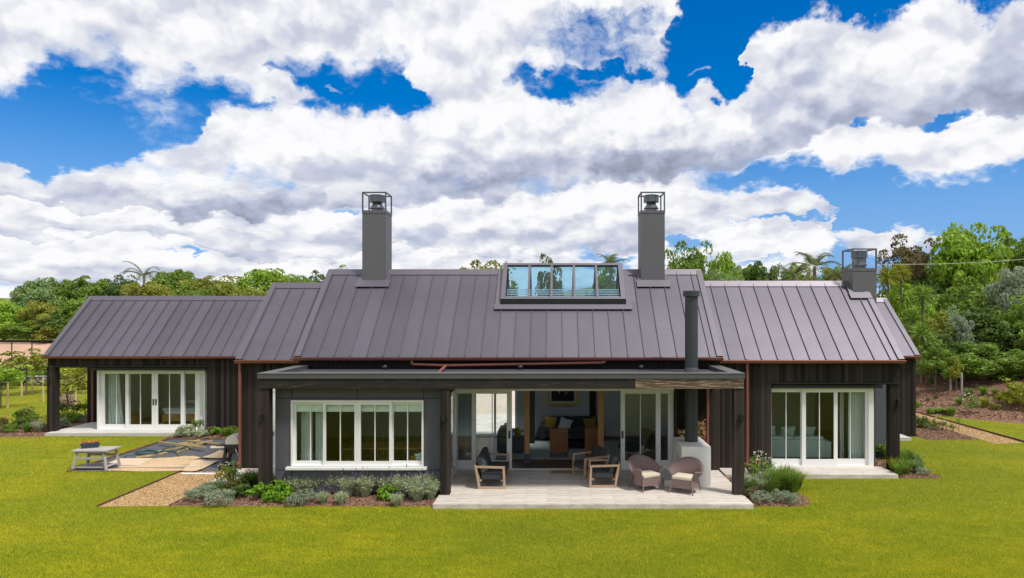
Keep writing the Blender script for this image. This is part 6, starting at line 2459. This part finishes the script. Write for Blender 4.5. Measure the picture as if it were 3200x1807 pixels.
# far left bed
GFL = 'plants in the bed by the bedroom porch'
for (px, py, s, lb, mt, kd, fc) in ((5, 1352, 1.7, 'red-flowered bush at the far end of the porch bed', 'bronze', 'rose', 'pink'), (30, 1353, 1.5, 'green mounded plant beside the red-flowered bush', 'mid', 'mound', None), (60, 1342, 1.9, 'dark blue-green mound behind the front row of the porch bed', 'dark', 'mound', None), (85, 1353, 1.6, 'feathery green mound in the front row of the porch bed', 'mid', 'lavender', None), (125, 1352, 1.9, 'grey-blue lavender next to the porch post', None, 'lavender', None), (112, 1345, 1.6, 'grey-blue lavender behind the front row of the porch bed', None, 'lavender', None), (80, 1318, 2.6, 'tall feathery green bush at the lawn side of the porch bed', 'mid', 'mound', None), (98, 1330, 1.6, 'pink rose in the porch bed', 'mid', 'rose', 'pink'), (5, 1330, 1.3, 'small dark red bush on the lawn edge of the porch bed', 'rust', 'mound', None),
                                    (187, 1338, 1.9, 'grey-green lavender mound just inside the porch post', 'lavender', 'mound', None), (205, 1322, 2.0, 'fresh green mound on the porch slab edge', 'bright', 'mound', None), (230, 1322, 1.8, 'fresh green low plant on the porch slab edge', 'bright', 'mound', None), (256, 1320, 1.5, 'blue-grey round mound by the porch back wall', 'lavender', 'mound', None), (200, 1300, 1.9, 'dark rose bush behind the porch slab', 'dark', 'rose', 'pink'), (235, 1302, 1.9, 'brown-leaved rose bush behind the porch slab', 'bronze', 'rose', 'pink'), (268, 1298, 2.0, 'white-flowered rose by the porch back wall', 'mid', 'rose', 'white')):
    X, Y = front(px, py)
    plant(kd, 'porch_bed_plant', lb, X, Y, ZB, s, rng.randrange(3), mt, GFL, fc)


def hit(px, py):
    """where a sight line meets the ground or the mulch bank"""
    Y = 15.0
    while Y < 80:
        X, Z = wx(px, Y), wz(py, Y)
        gz = max(LAWN, bank_h(X, Y)) if X > 16.5 else LAWN
        if Z <= gz:
            return X, Y, gz
        Y += .05
    return X, Y, LAWN


GBk = 'plants on the mulch bank'
q = lambda cx, cy: hit(2820 + cx / 5.6, 1140 + cy / 5.6)
for i, (cx, cy, s, lb, mt, kd, fc) in enumerate(((500, 330, 1.5, 'green tuft high on the bank below the willowy bush', None, 'tuft', None), (1170, 560, 1.7, 'green tuft on the bank beside the staked sapling', None, 'tuft', None), (1410, 530, 1.6, 'pale green tuft on the bank below the round bush', 'lime', 'tuft', None), (1620, 540, 1.4, 'small green tuft beside the pale green tuft', None, 'tuft', None), (990, 710, 1.6, 'green tuft in front of the staked sapling', None, 'tuft', None), (1440, 750, 1.9, 'yellow-green tuft low on the bank', 'yellow', 'tuft', None), (1700, 620, 1.3, 'yellow-tipped tuft near the yellow bush', 'yellow', 'tuft', None),
                                                 (1200, 860, 1.9, 'white-flowered shrub low on the bank', 'mid', 'daisy', 'white'), (2060, 740, 5.2, 'tall yellow-green bush at the end of the bank', 'yellow', 'mound', None), (1620, 790, 1.3, 'low olive plant low on the bank', 'olive', 'mound', None),
                                                 (470, 860, 1.7, 'broad pale-leaved plant beside the gravel path', None, 'hosta', None), (580, 855, 1.7, 'broad pale-leaved plant beside the gravel path', None, 'hosta', None), (680, 850, 1.7, 'broad pale-leaved plant beside the gravel path', None, 'hosta', None), (860, 890, 1.7, 'strappy green plant beside the gravel path', None, 'tuft', None), (760, 870, 1.6, 'broad pale-leaved plant beside the gravel path', None, 'hosta', None), (270, 750, 1.5, 'light green plant close behind the end wall', 'lime', 'broad', None), (450, 640, 1.0, 'small dark seedling on the bank', 'dark', 'broad', None), (600, 600, .9, 'tiny dark seedling on the bank', 'dark', 'broad', None))):
    X, Y, Z = q(cx, cy)
    plant(kd, 'bank_plant', lb, X, Y, Z, s, i, mt, GBk, fc)
GEb = 'roses in the bed by the end wall'
for i, (cx, cy, s, lb, mt, kd, fc) in enumerate(((310, 1110, 1.8, 'blue-green bush with a dark red flower at the end wall', 'dark', 'mound', None), (400, 1190, .9, 'small bare-stemmed rose by the end wall', None, 'twig', None), (490, 1240, 1.3, 'thin young standard rose with a pale stem', None, 'twig', None), (570, 1160, 1.2, 'white-flowered young rose by the gravel path', 'mid', 'rose', 'white'), (700, 1160, 1.0, 'young rose bush by the gravel path', 'mid', 'rose', 'white'), (760, 1240, 1.1, 'thin rose stem at the lawn edge', None, 'twig', None), (880, 1180, .8, 'small rose at the corner of the end bed', 'mid', 'rose', 'pink'), (990, 1170, 1.3, 'lone twig plant at the gravel path edge', None, 'twig', None))):
    X, Y, Z = q(cx, cy)
    plant(kd, 'end_bed_plant', lb, X, Y, LAWN + .02, s, i, mt, GEb, fc)
# staked sapling on the bank
for (cx, c0, c1, lb) in ((840, 120, 470, 'pale stake on the mulch bank, on the house side of the sapling'), (1040, 140, 550, 'pale stake on the mulch bank, on the tuft side of the sapling')):
    X, Y, Z = q(cx, c1)
    h = wz(1140 + c0 / 5.6, Y) - Z
    o = MB().cyl((0, 0, -.1), (.0, 0, h), .05, .045, n=8).build('tree_stake', MAT['greywood'], loc=(X, Y, Z))
    tag(o, lb, 'stake', 'stakes on the bank')
GSp = 'young trees on stakes'
X, Y, Z = q(940, 500)
tree('sapling', 'yellow-green sapling between two stakes on the mulch bank', X, Y, Z, Z + 2.0, .42, 'sapling', 'yellow', GSp, 0, .18, cat='sapling')
for (px, pyb, pyt, rw, mt, lb, k) in ((82, 1236, 1085, 1.5, 'olive', 'young orchard tree between the two far stakes', 0), (3, 1276, 1128, 1.3, 'bright', 'young orchard tree at the corner stake', 1), (212, 1305, 1150, 1.15, 'olive', 'young tree strapped beside the porch', 2), (150, 1225, 1110, 1.3, 'olive', 'young orchard tree behind the porch post', 0), (255, 1232, 1130, 1.2, 'yellow', 'young orchard tree seen through the porch', 1)):
    Y = gy(pyb, LAWN)
    tree('sapling', lb, wx(px, Y), Y, LAWN, wz(pyt, Y), rw, 'sapling', mt, GSp, k, .42, cat='sapling')
for i, (px, py, s) in enumerate(((20, 1215, 2.2), (60, 1205, 2.4), (110, 1190, 2.6), (145, 1200, 2.4), (190, 1190, 2.6), (225, 1195, 2.4), (5, 1200, 2.6))):
    Y = gy(py, LAWN)
    plant('mound', 'hedge_shrub', 'loose green shrub along the fence beyond the orchard', wx(px, Y), Y, LAWN, s, i, ('mid', 'bright', 'olive')[i % 3], 'shrubs along the orchard fence')

# ================================================================== ground litter and grass (nobody could count it)
def in_poly(x, y, poly):
    inside = np.zeros(len(x), bool)
    n = len(poly)
    for i in range(n):
        x0, y0 = poly[i]
        x1, y1 = poly[(i + 1) % n]
        cond = ((y0 > y) != (y1 > y))
        xi = (x1 - x0) * (y - y0) / ((y1 - y0) if y1 != y0 else 1e-9) + x0
        inside ^= cond & (x < xi)
    return inside


NOGRASS = [
    [(-11.53, 17.1), (-9.74, 17.18), (-9.74, 21), (-11.53, 21)], [(-15.0, 20.95), (-9.6, 20.95), (-9.6, 27.5), (-15.4, 27.5), (-15.3, 26.35), (-15.0, 26.35)],
    [(-9.85, 17.14), (-3.0, 17.12), (-3.0, 21), (-9.85, 21)], [(-3.1, 16.92), (4.9, 16.92), (4.9, 21), (-3.1, 21)],
    [(4.85, 17.12), (6.1, 17.11), (6.47, 17.34), (6.58, 17.9), (6.38, 18.6), (6.18, 19.2), (6.13, 20.0), (10.04, 20.02), (11.2, 20.03), (11.43, 20.25), (11.05, 21.3), (11.35, 24.2), (4.85, 24.2)],
    [(-20.3, 26.98), (-13.9, 26.98), (-13.9, 33), (-20.6, 33)], [(-28.1, 26.85), (-20.2, 26.7), (-20.2, 31), (-22, 29.7), (-28.1, 29.5)],
    [(10.5, 25.95), (16.3, 26.1), (16.35, 30.5), (10.5, 34)], [(16.3, 25.35), (17.6, 25.55), (17.65, 46), (16.3, 46)],
    [(-9.8, 20.6), (10.6, 20.9), (10.6, 33), (-9.8, 33)],
]


def grass():
    r = np.random.default_rng(5)
    n = 1250000
    # density falls off with distance
    Y = 9.5 / (1 - r.uniform(0, 1, n) * (1 - 9.5 / 46.0))
    X = np.clip(r.normal(-.06, .42, n), -1.6, 1.5) * (Y + .6)
    fill = r.uniform(0, 1, n) < .75
    X[fill] = (r.uniform(-.90, .77, n) * (Y + .6))[fill]
    ok = np.ones(n, bool)
    for p in NOGRASS:
        ok &= ~in_poly(X, Y, p)
    bk = np.array([bank_z(a, b) if a > 17 else -5 for a, b in zip(X[X > 17], Y[X > 17])])
    okk = ok.copy()
    idx = np.where(X > 17)[0]
    okk[idx[bk > -.05]] = False
    X, Y = X[okk], Y[okk]
    n = len(X)
    h = r.uniform(.025, .055, n)
    az = r.uniform(0, 6.283, n)
    w = .0035 + .00022 * Y
    ln = r.uniform(.2, .9, n) * h
    a2 = r.uniform(0, 6.283, n)
    B = np.stack([X, Y, np.full(n, LAWN - .004)], 1)
    s = np.stack([np.cos(az) * w, np.sin(az) * w, np.zeros(n)], 1)
    T = B + np.stack([np.cos(a2) * ln, np.sin(a2) * ln, h], 1)
    V = np.stack([B - s, B + s, T], 1)
    me = np_mesh('grass', V, MAT['blade'], 3)
    o = link('grass', me)
    tag(o, 'short yellowish green mown grass blades covering the lawn', 'grass', kind='stuff')


def blade_material():
    m = MAT['lawn'].copy()
    m.name = 'grass_blade'
    nt = m.node_tree
    b = [n for n in nt.nodes if n.type == 'BSDF_PRINCIPLED'][0]
    for l in list(b.inputs['Normal'].links):
        nt.links.remove(l)
    g = G(nt)
    src = b.inputs['Base Color'].links[0].from_socket
    isl = g.n('ShaderNodeNewGeometry').outputs['Random Per Island']
    c = g.scale(src, g.m('ADD', 1.75, g.m('MULTIPLY', isl, .90)))
    nt.links.new(c, b.inputs['Base Color'])
    tr = g.n('ShaderNodeBsdfTranslucent')
    nt.links.new(c, tr.inputs[0])
    mx = g.n('ShaderNodeMixShader')
    mx.inputs[0].default_value = .35
    nt.links.new(b.outputs[0], mx.inputs[1]); nt.links.new(tr.outputs[0], mx.inputs[2])
    nt.links.new(mx.outputs[0], nt.nodes['Material Output'].inputs[0])
    return m


MAT['blade'] = blade_material()
grass()


def litter(name, label, polys, per_m2, size, mat, zfun, seed, flat=.5):
    r = np.random.default_rng(seed)
    out = []
    for poly in polys:
        xs, ys = [p[0] for p in poly], [p[1] for p in poly]
        A = (max(xs) - min(xs)) * (max(ys) - min(ys))
        n = int(A * per_m2)
        X, Y = r.uniform(min(xs), max(xs), n), r.uniform(min(ys), max(ys), n)
        ok = in_poly(X, Y, poly)
        X, Y = X[ok], Y[ok]
        C = np.stack([X, Y, np.array([zfun(a, b) for a, b in zip(X, Y)])], 1)
        N = r.normal(size=C.shape) * flat + np.array((0, 0, 1.0))
        out.append(leaf_quads(C, N, size, .5, r))
    o = link(name, np_mesh(name, np.concatenate(out), mat))
    return tag(o, label, name.replace('_', ' '), kind='stuff')


MAT['chip'] = M('bark_chip', (.24, .135, .09), .95, island=.65, hue=.015)
MAT['peb'] = M('honey_pebble', (.44, .30, .155), .95, island=.4, hue=.012)
BEDS = [[(-9.7, 17.2), (-3.1, 17.17), (-3.1, 18.12), (-7.5, 18.12), (-7.5, 18.7), (-9.7, 18.85)],
        [(4.9, 17.14), (6.1, 17.13), (6.45, 17.35), (6.55, 17.9), (6.35, 18.6), (6.15, 19.2), (6.1, 20.0), (4.9, 20.4)],
        [(10.04, 20.08), (11.2, 20.05), (11.4, 20.25), (11.0, 21.3), (11.3, 22.9), (9.95, 22.95), (9.9, 21.2)],
        [(-15.2, 26.42), (-9.76, 26.42), (-9.76, 27.36), (-13.9, 27.36), (-14.0, 26.96), (-15.2, 26.95)],
        [(-27.5, 26.95), (-20.4, 26.85), (-20.4, 29.0), (-22.0, 29.5), (-27.5, 29.3)], [(14.25, 26.2), (16.2, 26.2), (16.2, 30.4), (14.3, 30.4)]]
litter('mulch_chips', 'loose brown bark chips spread over the flower beds', BEDS, 900, .026, MAT['chip'], lambda x, y: LAWN + .045, 21)
litter('bank_mulch_chips', 'loose brown bark chips spread over the sloping bank', [[(17.8, 33), (18.7, 31.7), (20.6, 30), (26, 27.7), (30, 27), (30, 40), (17.8, 44)]], 160, .05, MAT['chip'], lambda x, y: bank_h(x, y) + .02, 22)
litter('path_pebbles', 'loose honey-coloured pebbles of the gravel paths', [[(-11.48, 17.14), (-9.78, 17.22), (-9.78, 20.9), (-11.48, 20.9)], [(16.4, 25.5), (17.5, 25.65), (17.55, 33), (16.4, 33)]], 900, .020, MAT['peb'], lambda x, y: LAWN + .012, 23)
